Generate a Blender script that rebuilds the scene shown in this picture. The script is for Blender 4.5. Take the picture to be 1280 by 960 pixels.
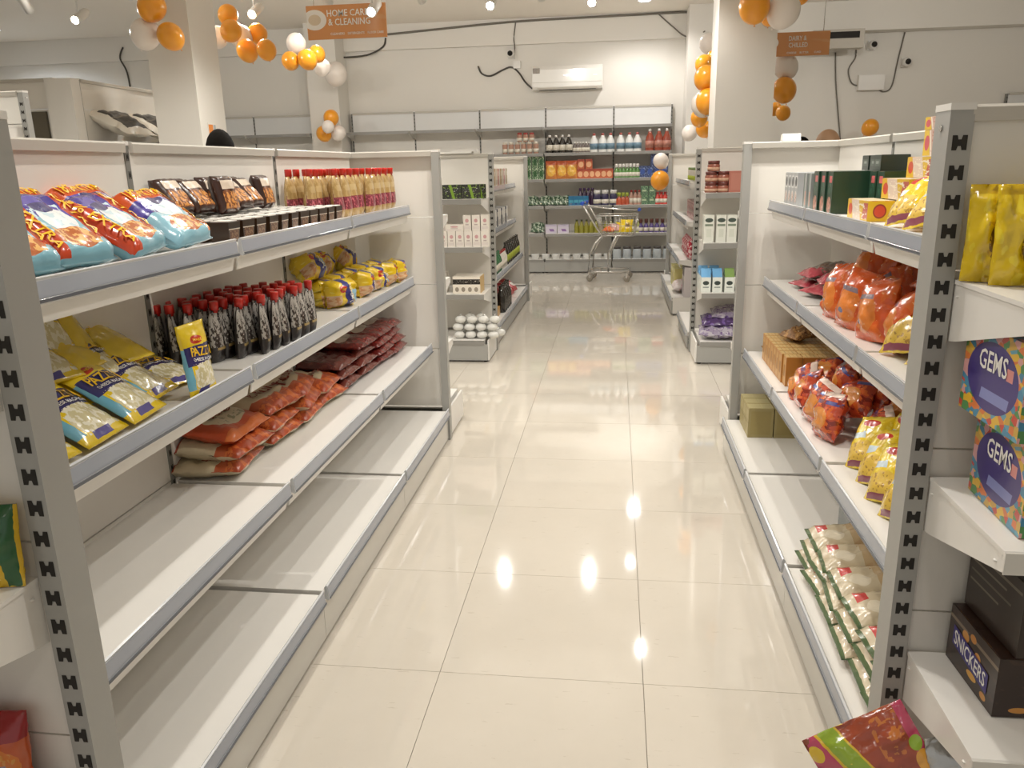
import bpy, math, random
from mathutils import Vector, Matrix, noise, Euler
PI = math.pi
R = math.radians
for o in list(bpy.data.objects): bpy.data.objects.remove(o)
scn = bpy.context.scene
COL = scn.collection
rnd = random.Random(7)

# ------------------------------------------------------------ camera, exposure
def camera():
    a, p, r = R(7.565), R(15.369), R(1.257)
    fw = Vector((-math.sin(a)*math.cos(p), math.cos(a)*math.cos(p), -math.sin(p)))
    rt = Vector((math.cos(a), math.sin(a), 0)); dn = fw.cross(rt)
    rt2 = rt*math.cos(r)+dn*math.sin(r); dn2 = dn*math.cos(r)-rt*math.sin(r)
    cd = bpy.data.cameras.new('camera'); co = bpy.data.objects.new('camera', cd); COL.objects.link(co)
    m = Matrix((rt2, -dn2, -fw)).transposed().to_4x4(); m.translation = (0, 0, 1.5)
    co.matrix_world = m
    cd.sensor_width = 36; cd.sensor_fit = 'HORIZONTAL'; cd.lens = 987.68/1280*36
    cd.clip_start = .02; cd.clip_end = 100
    scn.camera = co
camera()
vs = scn.view_settings
vs.view_transform = 'Standard'; vs.look = 'None'; vs.gamma = 1; vs.use_curve_mapping = False
vs.exposure = 0.42
LAMP_W = 11.0        # watts per track spot
SPOT_COL = (1.0, .965, .905)
W = bpy.data.worlds.new('world'); scn.world = W; W.use_nodes = True
W.node_tree.nodes['Background'].inputs[0].default_value = (1, .965, .91, 1)
W.node_tree.nodes['Background'].inputs[1].default_value = .36
def area_light(name, loc, size, watts, col=(1, .93, .82)):
    d = bpy.data.lights.new(name, 'AREA'); d.shape = 'RECTANGLE'; d.size, d.size_y = size; d.energy = watts; d.color = col
    o = bpy.data.objects.new(name, d); COL.objects.link(o); o.location = loc
    return o

# ------------------------------------------------------------ materials
def lin(c):
    if isinstance(c, str):
        c = c.lstrip('#'); c = [int(c[i:i+2], 16)/255 for i in (0, 2, 4)]
        c = [x/12.92 if x <= .04045 else ((x+.055)/1.055)**2.4 for x in c]
    return (c[0], c[1], c[2], 1)
MATS = {}
class NT:
    def __init__(s, name, rough=.5, metal=0, coat=0, spec=.5):
        s.m = bpy.data.materials.new(name); s.m.use_nodes = True; s.t = s.m.node_tree
        s.b = s.t.nodes['Principled BSDF']; s.b.inputs['Roughness'].default_value = rough
        s.b.inputs['Metallic'].default_value = metal; s.b.inputs['Coat Weight'].default_value = coat
        s.b.inputs['Coat Roughness'].default_value = .12
        s.b.inputs['Specular IOR Level'].default_value = spec
    def n(s, typ, *ins, **kw):
        nd = s.t.nodes.new('ShaderNode'+typ)
        for k, v in kw.items(): setattr(nd, k, v)
        for i, v in enumerate(ins):
            if v is None: continue
            if hasattr(v, 'is_linked'): s.t.links.new(v, nd.inputs[i])
            else: nd.inputs[i].default_value = v
        return nd
    def math(s, op, a, b=None, c=None): return s.n('Math', a, b, c, operation=op).outputs[0]
    def mix(s, f, a, b):
        nd = s.t.nodes.new('ShaderNodeMix'); nd.data_type = 'RGBA'
        for k, v in ((0, f), (6, a), (7, b)):
            if hasattr(v, 'is_linked'): s.t.links.new(v, nd.inputs[k])
            else: nd.inputs[k].default_value = v
        return nd.outputs[2]
    def out(s, col):
        if hasattr(col, 'is_linked'): s.t.links.new(col, s.b.inputs['Base Color'])
        else: s.b.inputs['Base Color'].default_value = col
        return s.m
    def bump(s, h, strength=.2, dist=.01):
        nd = s.n('Bump', strength, dist); s.t.links.new(h, nd.inputs['Height']); s.t.links.new(nd.outputs[0], s.b.inputs['Normal'])
def plain(name, col, rough=.5, metal=0, coat=0, vary=.04, scale=6, bump=0, spec=.5):
    if name in MATS: return MATS[name]
    t = NT(name, rough, metal, coat, spec); c = lin(col)
    tc = t.n('TexCoord').outputs['Object']
    nz = t.n('TexNoise', tc, None, scale).outputs[0]
    dk = tuple(x*(1-vary*2) for x in c[:3])+(1,); lt = tuple(min(1, x*(1+vary)) for x in c[:3])+(1,)
    t.out(t.mix(nz, dk, lt))
    if bump: t.bump(t.n('TexNoise', tc, None, scale*12).outputs[0], bump, .004)
    MATS[name] = t.m; return t.m
def emit(name, col, s):
    t = NT(name); t.b.inputs['Emission Color'].default_value = lin(col); t.b.inputs['Emission Strength'].default_value = s
    t.b.inputs['Base Color'].default_value = lin(col); return t.m
# print laid on a pack: layers in the pack's own uv square (front 0..1, back +2, top +4)
def printed(name, base, layers=(), rough=.32, coat=.3, wr=0):
    if name in MATS: return MATS[name]
    t = NT(name, rough, 0, coat); col = lin(base)
    uv = t.n('UVMap').outputs[0]; sp = t.n('SeparateXYZ', uv); U, V = sp.outputs[0], sp.outputs[1]
    def box(x0, y0, x1, y1, k=0):
        uu = t.math('MULTIPLY_ADD', V, k, U) if k else U
        a = t.math('COMPARE', uu, (x0+x1)/2, (x1-x0)/2); b = t.math('COMPARE', V, (y0+y1)/2, (y1-y0)/2)
        return t.math('MULTIPLY', a, b)
    for L in layers:
        k = L[0]
        if k == 'r':  m = box(*L[1:5], *(L[6:7])); c = lin(L[5])
        elif k == 'e':
            x = t.math('DIVIDE', t.math('SUBTRACT', U, L[1]), L[3]); y = t.math('DIVIDE', t.math('SUBTRACT', V, L[2]), L[4])
            m = t.math('LESS_THAN', t.math('ADD', t.math('MULTIPLY', x, x), t.math('MULTIPLY', y, y)), 1.0); c = lin(L[5])
        elif k == 'n':      # blotches: scale, threshold, colour, region
            nz = t.n('TexNoise', uv, None, L[1], 3).outputs[0]; m = t.math('GREATER_THAN', nz, L[2]); c = lin(L[3])
            if len(L) > 4: m = t.math('MULTIPLY', m, box(*L[4:8]))
        elif k == 'v':      # candy / pasta cells: scale, colours, region
            vo = t.n('TexVoronoi', uv, None, L[1]); cr = t.t.nodes.new('ShaderNodeValToRGB'); cr.color_ramp.interpolation = 'CONSTANT'
            t.t.links.new(t.n('SeparateXYZ', vo.outputs['Color']).outputs[0], cr.inputs[0]); cs = L[2]
            while len(cr.color_ramp.elements) < len(cs): cr.color_ramp.elements.new(.5)
            for i, q in enumerate(cs): cr.color_ramp.elements[i].position = i/len(cs); cr.color_ramp.elements[i].color = lin(q)
            m = box(*L[3:7]) if len(L) > 3 else 1.0; c = cr.outputs[0]
        col = t.mix(m, col, c)
    t.out(col)
    if wr:
        t.bump(t.n('TexNoise', t.n('TexCoord').outputs['Object'], None, 38, 2).outputs[0], wr, .006)
    MATS[name] = t.m; return t.m

white = plain('white_powder_coat', '#e5e2dc', .32, vary=.015, scale=2)
panelm = plain('panel_enamel', '#e5e1d9', .38, vary=.015, scale=1.5)
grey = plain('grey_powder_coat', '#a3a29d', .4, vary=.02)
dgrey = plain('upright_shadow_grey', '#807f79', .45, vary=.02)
darkslot = plain('slot_dark', '#26231f', .8)
railm = plain('rail_plastic', '#c4c6c8', .18, coat=.4)
stripm = plain('ticket_strip_blue', '#a1a6b0', .2, coat=.3)
groove_shadem = plain('rail_groove_shade_grey', '#5f636a', .35)  # dark grey standing for shade in the rail's lower groove
capm = plain('top_cap_paint', '#c3beb4', .4, vary=.02)
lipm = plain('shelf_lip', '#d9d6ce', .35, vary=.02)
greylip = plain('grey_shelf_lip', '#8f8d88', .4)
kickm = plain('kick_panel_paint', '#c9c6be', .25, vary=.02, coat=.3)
black = plain('black_rubber', '#151412', .7)
inky = plain('print_black', '#1d1b1a', .5)
pwhite = plain('print_white', '#f3f0ea', .4)
pyellow = plain('print_yellow', '#f2c31d', .35)
pred = plain('print_red', '#b8281c', .35)
pnavy = plain('print_navy', '#26265e', .4)
chrome = plain('chrome_wire', '#d6d4cf', .2, .75)

# ------------------------------------------------------------ mesh builder
class MB:
    def __init__(s): s.v = []; s.f = []; s.u = []; s.mi = []; s.sm = []
    def face(s, idx, uv=None, m=0, sm=False):
        s.f.append(idx); s.u.append(uv or [(0.5, -1)]*len(idx)); s.mi.append(m); s.sm.append(sm)
    def add(s, vs):
        b = len(s.v); s.v += [tuple(v) for v in vs]; return b
    def box(s, x0, y0, z0, x1, y1, z1, m=0, uv=False):
        b = s.add([(x0, y0, z0), (x1, y0, z0), (x1, y1, z0), (x0, y1, z0), (x0, y0, z1), (x1, y0, z1), (x1, y1, z1), (x0, y1, z1)])
        q = lambda o: [(o, 0), (o+1, 0), (o+1, 1), (o, 1)]
        for (i, o) in (((0, 1, 5, 4), 0), ((2, 3, 7, 6), 2), ((4, 5, 6, 7), 4), ((3, 2, 1, 0), 6), ((1, 2, 6, 5), 8), ((3, 0, 4, 7), 10)):
            s.face([b+k for k in i], q(o), m)
        return s
    def prism(s, poly, x0, x1, m=0):      # poly of (y,z), extruded along x
        n = len(poly); b = s.add([(x0, y, z) for y, z in poly]+[(x1, y, z) for y, z in poly])
        for i in range(n):
            j = (i+1) % n; s.face([b+i, b+n+i, b+n+j, b+j], None, m)
        s.face([b+i for i in range(n)], None, m); s.face([b+n+i for i in reversed(range(n))], None, m)
        return s
    def tube(s, pts, r, n=8, m=0, closed=False, cap=True):
        P = [Vector(p) for p in pts]; N = len(P); rs = r if isinstance(r, (list, tuple)) else [r]*N
        ref = Vector((0, 0, 1)); rings = []
        for i in range(N):
            d = (P[(i+1) % N]-P[i-1]) if closed else (P[min(i+1, N-1)]-P[max(i-1, 0)])
            d.normalize(); a = d.cross(ref)
            if a.length < .1: a = d.cross(Vector((1, 0, 0)))
            a.normalize(); b_ = d.cross(a); ref = -b_ if abs(b_.dot(ref)) > .3 and b_.dot(ref) < 0 else (b_ if abs(b_.dot(ref)) > .3 else ref)
            rings.append(s.add([P[i]+(a*math.cos(2*PI*k/n)+b_*math.sin(2*PI*k/n))*rs[i] for k in range(n)]))
        for i in range(N if closed else N-1):
            A, B = rings[i], rings[(i+1) % N]
            for k in range(n): s.face([A+k, A+(k+1) % n, B+(k+1) % n, B+k], None, m, True)
        if cap and not closed:
            s.face([rings[0]+k for k in reversed(range(n))], None, m); s.face([rings[-1]+k for k in range(n)], None, m)
        return s
    def lathe(s, prof, n=16, c=(0, 0, 0), m=0, sx=1, sy=1, smooth=True):
        rings = []; L = len(prof)
        for r, z in prof: rings.append(s.add([(c[0]+r*sx*math.cos(2*PI*k/n), c[1]+r*sy*math.sin(2*PI*k/n), c[2]+z) for k in range(n)]))
        for i in range(L-1):
            for k in range(n):
                k2 = (k+1) % n
                s.face([rings[i]+k, rings[i]+k2, rings[i+1]+k2, rings[i+1]+k], [((k+.0)/n, i/(L-1)), ((k+1.)/n, i/(L-1)), ((k+1.)/n, (i+1)/(L-1)), (k/n, (i+1)/(L-1))], m, smooth)
        s.face([rings[0]+k for k in reversed(range(n))], None, m); s.face([rings[-1]+k for k in range(n)], None, m)
        return s
    def mesh(s, name, mats):
        me = bpy.data.meshes.new(name); me.from_pydata(s.v, [], s.f)
        for mt in (mats if isinstance(mats, (list, tuple)) else [mats]): me.materials.append(mt)
        ul = me.uv_layers.new(name='UVMap'); k = 0
        for uv in s.u:
            for q in uv: ul.data[k].uv = q; k += 1
        me.polygons.foreach_set('material_index', s.mi); me.polygons.foreach_set('use_smooth', s.sm); me.update()
        return me
    def build(s, name, mats, parent=None, loc=(0, 0, 0), rz=0, **kw):
        return obj(name, s.mesh(name, mats), parent, loc, rz, **kw)
def obj(name, me, parent=None, loc=(0, 0, 0), rz=0, label=None, cat=None, group=None, kind=None):
    o = bpy.data.objects.new(name, me); COL.objects.link(o); o.location = loc; o.rotation_euler = (0, 0, rz)
    if parent: o.parent = parent
    if label: o['label'] = label
    if cat: o['category'] = cat
    if group: o['group'] = group
    if kind: o['kind'] = kind
    return o
def thing(name, label, cat, loc=(0, 0, 0), rz=0, group=None): return obj(name, None, None, loc, rz, label, cat, group)
def kids(o):
    return [c for c in bpy.data.objects if c.parent == o]
class Proto:
    """One kind of product: placed first itself, then by copies of it and its parts."""
    def __init__(s, root, cat): s.root = root; s.cat = cat; s.used = False; s.tree = [(c, kids(c)) for c in kids(root)]
    def put(s, label, loc, rz=0, tilt=0, spin=0, group=None, sc=None, lean=0):
        if not s.used: r = s.root; s.used = True
        else:
            r = s.root.copy(); COL.objects.link(r)
            for c, gs in s.tree:
                d = c.copy(); COL.objects.link(d); d.parent = r
                for g in gs:
                    e = g.copy(); COL.objects.link(e); e.parent = d
        m = Matrix.Rotation(rz, 3, 'Z') @ Matrix.Rotation(-tilt, 3, 'X') @ Matrix.Rotation(lean, 3, 'Y') @ Matrix.Rotation(spin, 3, 'Z')
        r.rotation_euler = m.to_euler(); r.location = loc; r.scale = sc if sc else (1, 1, 1)
        r['label'] = label; r['category'] = s.cat
        if group: r['group'] = group
        elif 'group' in r: del r['group']
        return r
ORD = ['first', 'second', 'third', 'fourth', 'fifth', 'sixth', 'seventh', 'eighth', 'ninth', 'tenth', 'eleventh', 'twelfth', 'thirteenth', 'fourteenth']

# ------------------------------------------------------------ lettering
FC = {}
def glyphs(s, bold=.012, spacing=1.0):
    key = (s, bold, spacing)
    if key in FC: return FC[key]
    cu = bpy.data.curves.new('t', 'FONT'); cu.body = s; cu.offset = bold; cu.resolution_u = 2; cu.space_character = spacing; cu.align_x = 'LEFT'
    o = bpy.data.objects.new('t', cu); COL.objects.link(o); bpy.context.view_layer.update()
    me = bpy.data.meshes.new_from_object(o.evaluated_get(bpy.context.evaluated_depsgraph_get()))
    v = [tuple(q.co[:2]) for q in me.vertices]; f = [list(p.vertices) for p in me.polygons]
    bpy.data.objects.remove(o); bpy.data.curves.remove(cu); bpy.data.meshes.remove(me)
    xs = [q[0] for q in v]; ys = [q[1] for q in v]; x0, x1, y0, y1 = min(xs), max(xs), min(ys), max(ys)
    FC[key] = ([((x-x0)/(x1-x0), (y-y0)/(y1-y0)) for x, y in v], f)
    return FC[key]
def letters(s, fn, u0, v0, u1, v1, mat, parent, name='lettering', bold=.012, turn=0, slant=0):
    """lettering whose points are carried onto the surface fn(u,v)->xyz; turn=1 reads downwards, -1 upwards"""
    v, f = glyphs(s, bold); P = []
    for x, y in v:
        if turn == 1: x, y = y, 1-x
        elif turn == -1: x, y = 1-y, x
        u = u0+(u1-u0)*x; w = v0+(v1-v0)*y+slant*(x-.5)
        P.append(fn(u, w))
    me = bpy.data.meshes.new(name); me.from_pydata(P, [], f); me.materials.append(mat)
    return obj(name, me, parent)
def flat(x0, z0, x1, z1, y): return lambda u, v: (x0+(x1-x0)*u, y, z0+(z1-z0)*v)

# ------------------------------------------------------------ packs
def bump01(t, p, q): return max(0., 1-abs(2*t-1)**p)**q
def pack_fn(w, h, t, pu=3, qu=.6, pv=4, qv=.6, seal=.05, wr=.003, seed=0, base=0):
    def fn(u, v, side=1, eps=0):
        vv = min(1, max(0, (v-seal)/(1-2*seal)))
        th = bump01(u, pu, qu)*bump01(vv, pv, qv)
        if base: th = max(th, bump01(u, pu, qu)*(1 if v < .5 else 0)*min(1, .3+.7*(1-v*2))) if v < .5 else th
        pinch = 1-.06*bump01(vv, 2, 1)*(t/w)
        x = (u-.5)*w*pinch; z = v*h
        nz = noise.noise(Vector((u*5+seed*7.3, v*6+seed*3.1, side*2.7)))*wr*(.4+th)+noise.noise(Vector((u*13+seed, v*14, side)))*wr*.45
        crimp = .0012*math.sin(v*h*1400)*(1 if (v < seal*.8 or v > 1-seal*.8) else 0)
        y = -side*(t/2*th+.0012)-nz-crimp
        return (x, y-side*eps, z)
    return fn
def pack_mesh(fn, mat, nu=12, nv=16, name='film'):
    b = MB()
    for side in (1, -1):
        o = 0 if side == 1 else 2; A = []
        for j in range(nv+1):
            A.append(b.add([fn(i/nu, j/nv, side) for i in range(nu+1)]))
        for j in range(nv):
            for i in range(nu):
                q = [A[j]+i, A[j]+i+1, A[j+1]+i+1, A[j+1]+i]; uv = [(i/nu+o, j/nv), ((i+1)/nu+o, j/nv), ((i+1)/nu+o, (j+1)/nv), (i/nu+o, (j+1)/nv)]
                if side == -1: q.reverse(); uv.reverse()
                b.face(q, uv, 0, True)
    # join rims
    for j in range(nv):
        n1 = (nu+1)*(nv+1)
        for i in (0, nu):
            a, c = j*(nu+1)+i, (j+1)*(nu+1)+i; q = [a, c, c+n1, a+n1]
            if i: q.reverse()
            u = i/nu*.998+.001; b.face(q, [(u, j/nv)]*4, 0, True)
    for j in (0, nv):
        n1 = (nu+1)*(nv+1)
        for i in range(nu):
            a = j*(nu+1)+i; q = [a, a+n1, a+n1+1, a+1]
            if j: q.reverse()
            b.face(q, [(i/nu, j/nv*.998+.001)]*4, 0, False)
    return b.mesh(name, mat)
def pack(name, cat, mat, dims, texts=(), **kw):
    """foil or film packet standing at the origin, front to -y"""
    root = obj(name, None); fn = pack_fn(*dims, **kw); obj('film', pack_mesh(fn, mat), root)
    for (s, u0, v0, u1, v1, m, *r) in texts:
        letters(s, lambda u, v: fn(u, v, 1, .0018+kw.get('wr', .003)*.3), u0, v0, u1, v1, m, root, turn=r[0] if r else 0, slant=r[1] if len(r) > 1 else 0)
    return Proto(root, cat)
def carton(name, cat, mat, w, d, h, texts=(), extra=None, flap=True):
    """carton with its front face on y=0 and depth to +y"""
    root = obj(name, None); b = MB(); b.box(-w/2, 0, 0, w/2, d, h, 0, True); b.build('box', mat, root)
    if flap:
        f = MB(); f.box(-w/2+.002, .002, h, w/2-.002, d/2-.0008, h+.0012, 0, True); f.box(-w/2+.002, d/2+.0008, h, w/2-.002, d-.002, h+.0012, 0, True); f.build('flap', mat, root)
    for (s, face, u0, v0, u1, v1, m, *r) in texts:
        fn = {'f': lambda u, v: (-w/2+w*u, -.001, h*v), 'l': lambda u, v: (-w/2-.001, d-d*u, h*v), 'r': lambda u, v: (w/2+.001, d*u, h*v),
              't': lambda u, v: (-w/2+w*u, d*v, h+.0025)}[face]
        letters(s, fn, u0, v0, u1, v1, m, root, turn=r[0] if r else 0)
    if extra: extra(root)
    return Proto(root, cat)
def bottle(name, cat, body, capm, h, r, shape='round', label=None, capr=.45, caph=.12, sy=1):
    root = obj(name, None); b = MB(); hb = h*(1-caph)
    sh = {'round': [(.92, 0), (1, .03), (1, .62), (.86, .74), (.5, .9), (.42, 1)], 'jug': [(.95, 0), (1, .05), (1, .55), (.8, .75), (.45, .9), (.4, 1)],
          'jar': [(.94, 0), (1, .05), (1, .82), (.9, .94), (.86, 1)], 'tub': [(.82, 0), (.86, .03), (1, .97), (1, 1)]}[shape]
    b.lathe([(r*a, hb*z) for a, z in sh], 14, sy=sy); b.build('body', body, root)
    c = MB(); c.lathe([(r*capr, hb-.001), (r*capr, h*.985), (r*capr*.9, h)], 12, sy=sy if capr > .7 else 1); c.build('cap', capm, root)
    if label:
        l = MB(); l.lathe([(r*1.012, hb*.16), (r*1.012, hb*.52)], 14, sy=sy); l.build('label_band', label, root)
    return Proto(root, cat)

# ------------------------------------------------------------ room shell
XL, XR, YB, YF, H = -9.6, 6.2, 12.0, -3.2, 3.5
wallm = plain('wall_paint', '#e2ded6', .55, vary=.02, scale=.8)
ceilm = plain('ceiling_paint', '#f2ebe0', .6, vary=.02, scale=.7)
def struct(name, b, m, parent=None): return b.build(name, m, parent, kind='structure')
struct('wall_back', MB().box(XL, YB, 0, XR, YB+.12, H), wallm)
struct('wall_left', MB().box(XL-.12, YF, 0, XL, YB, H), wallm)
struct('wall_right', MB().box(XR, YF, 0, XR+.12, YB, H), wallm)
# unseen front wall, lintel and piers; gap added so world light fills the room
struct('wall_front', MB().box(XL, YF-.12, 3.2, XR, YF, H).box(XL, YF-.12, 0, XL+1, YF, 3.2).box(XR-.6, YF-.12, 0, XR, YF, 3.2), wallm)
struct('ceiling', MB().box(XL, YF, H, XR, YB, H+.1), ceilm)
struct('trim_1', MB().box(XL, YB-.07, 3.16, .95, YB, H), wallm)      # ledge of the roof beam along the back wall
struct('trim_2', MB().box(1.34, YB-.25, 3.13, XR, YB, H), wallm)
# floor: glossy vitrified tiles on a grout bed
t = NT('vitrified_tile', .055, 0, .6); t.b.inputs['Coat Roughness'].default_value = .025
tc = t.n('TexCoord').outputs['Object']; gi = t.n('ObjectInfo')
off = t.n('VectorMath', tc, t.n('CombineXYZ', t.math('MULTIPLY', gi.outputs['Random'], 40.), t.math('MULTIPLY', gi.outputs['Random'], 17.), 0.).outputs[0], operation='ADD').outputs[0]
n1 = t.n('TexNoise', off, None, 3.2, 4, .6).outputs[0]; mp = t.n('Mapping', off); mp.inputs['Scale'].default_value = (5, 26, 5)
n2 = t.n('TexNoise', mp.outputs[0], None, 2.6, 5, .65).outputs[0]
col = t.mix(n1, lin('#cbc3b5'), lin('#d8d0c3'))
col = t.mix(t.math('MULTIPLY', t.math('GREATER_THAN', n2, .66), .35), col, lin('#a99c88'))
tilem = t.out(col)
groutm = plain('grout', '#a79b87', .8)
TS, TX, TY = .62, .101, 2.07
floor = struct('floor', MB().box(XL, YF, -.2, XR, YB, -.012), groutm)
tm = MB().box(.0008, .0008, -.012, TS-.0008, TS-.0008, 0).mesh('tile', tilem)
rest = MB()
for i in range(-16, 11):
    for j in range(-9, 17):
        x, y = TX+i*TS, TY+j*TS
        if x < XL-TS or x > XR or y > YB or y+TS < YF: continue
        if -2.6 < x < 1.9 and y > 0: obj('tile', tm, floor, (x, y, 0))
        else: rest.box(max(x, XL)+.0008, max(y, YF)+.0008, -.012, min(x+TS, XR)-.0008, min(y+TS, YB)-.0008, 0)
rest.build('tile', tilem, floor, kind='stuff')
# pillars
struct('trim_3', MB().box(-3.86, 6.6, 0, -3.47, 7.06, H), wallm)
struct('trim_4', MB().box(.775, 6.8, 0, 1.222, 7.22, H), wallm)
struct('trim_5', MB().box(-4.38, 11.55, 0, -3.94, YB, H), wallm)
struct('trim_6', MB().box(.93, 11.5, 0, 1.34, YB, H), wallm)

# ------------------------------------------------------------ shelving
def shelf_part(root, x0, x1, z, d, rail, first=True, near=True, lip=lipm, back=.03):
    """steel tray: ztop is the top of its front rail; front at y=-d"""
    b = MB(); s = z-.016
    fold = [(-d, s-.034), (-d+.011, s-.074), (-d+.015, s-.074), (-d+.006, s-.034)] if rail else [(-d, s-.036), (-d+.006, s-.036)]
    b.prism([(-back, s), (-d+.004, s), (-d, s-.004)]+fold+[(-d+.006, s-.008), (-back, s-.008)], x0+.002, x1-.002)
    sh = b.build('shelf', white, root)
    if rail:
        r = MB(); y = -d-.001
        r.prism([(y, z-.046), (y-.012, z-.05), (y-.016, z-.044), (y-.013, z-.04), (y-.009, z-.004), (y-.011, z), (y-.006, z+.002), (y, z-.004)], x0+.003, x1-.003); ra = r.build('price_rail', railm, sh)
        q = MB(); q.prism([(y-.0136, z-.038), (y-.0104, z-.006), (y-.0092, z-.006), (y-.0124, z-.038)], x0+.006, x1-.006); q.build('ticket_strip', stripm, sh)
        g = MB(); g.box(x0+.006, y-.0172, z-.0465, x1-.006, y-.0145, z-.040); g.build('rail_groove_shade', groove_shadem, sh)  # dark strip in place of the shadow along the rail's bottom groove
    else:
        r = MB(); r.box(x0+.002, -d-.003, s-.04, x1-.002, -d-.0002, s-.001); r.build('front_lip', lip, sh)
    for x, sg in ((x0+.004, 1), (x1-.004, -1)):
        k = MB(); k.prism([(-back, s-.009), (-d+.012, s-.009), (-d+.006, s-.04), (-back-.03, s-.115), (-back, s-.12)], x, x+sg*.003); 
        if near:
            for yy in (-back-.02, -d+.03): k.lathe([(.004, -.0015), (.004, .0015)], 8, (x, yy, s-.03))
        k.build('bracket', white, sh)
    return sh
def slot_poly(b, xc, y, zc, w=.016, h=.020):
    a = w/2; c = h/2; k = h*.22
    pts = [(-a, -c), (-a*.35, -c), (-a*.2, -k), (a*.2, -k), (a*.35, -c), (a, -c), (a, c), (a*.35, c), (a*.2, k), (-a*.2, k), (-a*.35, c), (-a, c)]
    i = b.add([(xc+p, y, zc+q) for p, q in pts])
    b.face([i, i+1, i+2, i+9, i+10, i+11]); b.face([i+2, i+3, i+8, i+9]); b.face([i+3, i+4, i+5, i+6, i+7, i+8])
def upright(root, x, Hh, w=.03, d=.06, side=0, pitch=.05):
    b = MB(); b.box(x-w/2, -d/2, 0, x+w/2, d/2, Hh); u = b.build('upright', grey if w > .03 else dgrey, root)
    s = MB(); z = .2; me = None
    if pitch > .05:          # near posts: each slot singly
        slot_poly(s, 0, 0, 0, w*.62, pitch*.5); me = s.mesh('slot', darkslot)
    while z < Hh-.03:
        if me: obj('slot', me, u, (x, -d/2-.0006, z))
        else: slot_poly(s, x, -d/2-.0006, z, w*.52, pitch*.42)
        z += pitch
    if not me: s.build('slots', darkslot, u, kind='stuff')
    c = MB(); c.box(x-w/2-.001, -d/2-.001, Hh, x+w/2+.001, d/2+.001, Hh+.012); c.build('end_plug', white, u)
    for yy in (-1, 1):
        g = MB(); g.lathe([(.006, 0), (.006, .002)], 10, (0, 0, 0)); o = g.build('bolt', chrome, u, (x+yy*(w/2+.001), 0, Hh-.03)); o.rotation_euler = (0, yy*PI/2, 0)
    return u
def unit(name, label, loc, rz, bays, shelves, Hh=1.582, base=.486, zb=.194, rail=True, tiers=(), uw=.022, ud=.05, ends=(True, True), twoside=False, cap=True, near=True, group=None, base_rail=None, header=None, headm=None, skip=(), lip=lipm, pitch=.05):
    root = thing(name, label, 'shelving', loc, rz, group)
    xs = [0]
    for l in bays: xs.append(xs[-1]+l)
    for i, x in enumerate(xs):
        if (i == 0 and not ends[0]) or (i == len(xs)-1 and not ends[1]): continue
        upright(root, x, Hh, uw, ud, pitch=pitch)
    zt = [zb]+list(tiers or (.56, .93, 1.29))+[Hh-.008]
    for x0, x1 in zip(xs, xs[1:]):
        i = xs.index(x0)
        for z0, z1 in zip(zt, zt[1:]):
            m = headm if (headm and z1 == zt[-1]) else panelm
            MB().box(x0+uw/2+.001, -.022, z0+.002, x1-uw/2-.001, .022 if twoside else .0, z1-.002).build('back_panel', m, root)
        if cap: MB().prism([(-.034, Hh-.02), (-.036, Hh+.004), (-.03, Hh+.009), (.03, Hh+.009), (.036, Hh+.004), (.034, Hh-.02)], x0+.018, x1-.018).build('top_cap', capm, root)
        if i not in skip:
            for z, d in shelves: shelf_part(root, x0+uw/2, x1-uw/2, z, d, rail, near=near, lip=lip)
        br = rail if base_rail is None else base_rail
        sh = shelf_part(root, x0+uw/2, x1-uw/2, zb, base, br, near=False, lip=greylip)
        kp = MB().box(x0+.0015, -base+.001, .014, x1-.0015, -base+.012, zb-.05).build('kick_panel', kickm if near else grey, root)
        for xx in (x0+.02, x1-.02): MB().lathe([(.016, 0), (.016, .006), (.007, .008), (.007, .02)], 10, (xx, -base+.03, 0)).build('levelling_foot', black, kp)
        MB().box(x0+.01, -base+.03, .006, x1-.01, -base+.04, .03).build('plinth', black, kp)
        if twoside:
            MB().box(x0+.0015, base-.012, .014, x1-.0015, base, zb).build('kick_panel', kickm, root)
            MB().box(x0+.0015, .03, zb-.012, x1-.0015, base-.001, zb).build('shelf', white, root)
    for e, x in ((0, xs[0]), (1, xs[-1])):
        if ends[e]:
            s = 1 if e == 0 else -1
            MB().box(min(x-s*.012, x), -base+.013, .012, max(x-s*.012, x), -.035, zb-.02).build('base_side', white, root)
    return root
zt1, zt2, zt3 = 1.316, .939, .568
S1, S2, S3, S4 = 1.301, .924, .553, .179     # surfaces the goods stand on
LB, RB = -1.413, 1.085
LY = [1.165, 2.196, 3.216, 4.185]; RY = [1.70, 2.509, 3.347, 4.126]
unit('gondola', 'long white double-sided gondola on the left of the aisle with half-empty shelves', (LB, LY[0], 0), PI/2, [b-a for a, b in zip(LY, LY[1:])],
     [(zt1, .322), (zt2, .323), (zt3, .407)], twoside=True, ends=(False, False), group=None)
unit('gondola', 'white double-sided gondola on the right of the aisle with orange bags', (RB, RY[3], 0), -PI/2, [b-a for a, b in zip(RY[::-1][1:], RY[::-1])],
     [(zt1, .324), (zt2, .326), (zt3, .404)], base=.495, twoside=True, ends=(False, False))
EZ = [(1.275+.016, .36), (.872+.016, .36), (.465+.016, .36)]
unit('end_display', 'white end shelves nearest on the right, with candy cartons and yellow bags', (RB-.465, 1.63, 0), 0, [.93], EZ, rail=False, uw=.042, ud=.07, base=.40, pitch=.053)
unit('end_display', 'white end shelves at the lower left edge, with a green and yellow noodle packet', (LB-.465, 1.08, 0), 0, [.975], EZ, rail=False, uw=.04, ud=.065, base=.40, pitch=.053)
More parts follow.
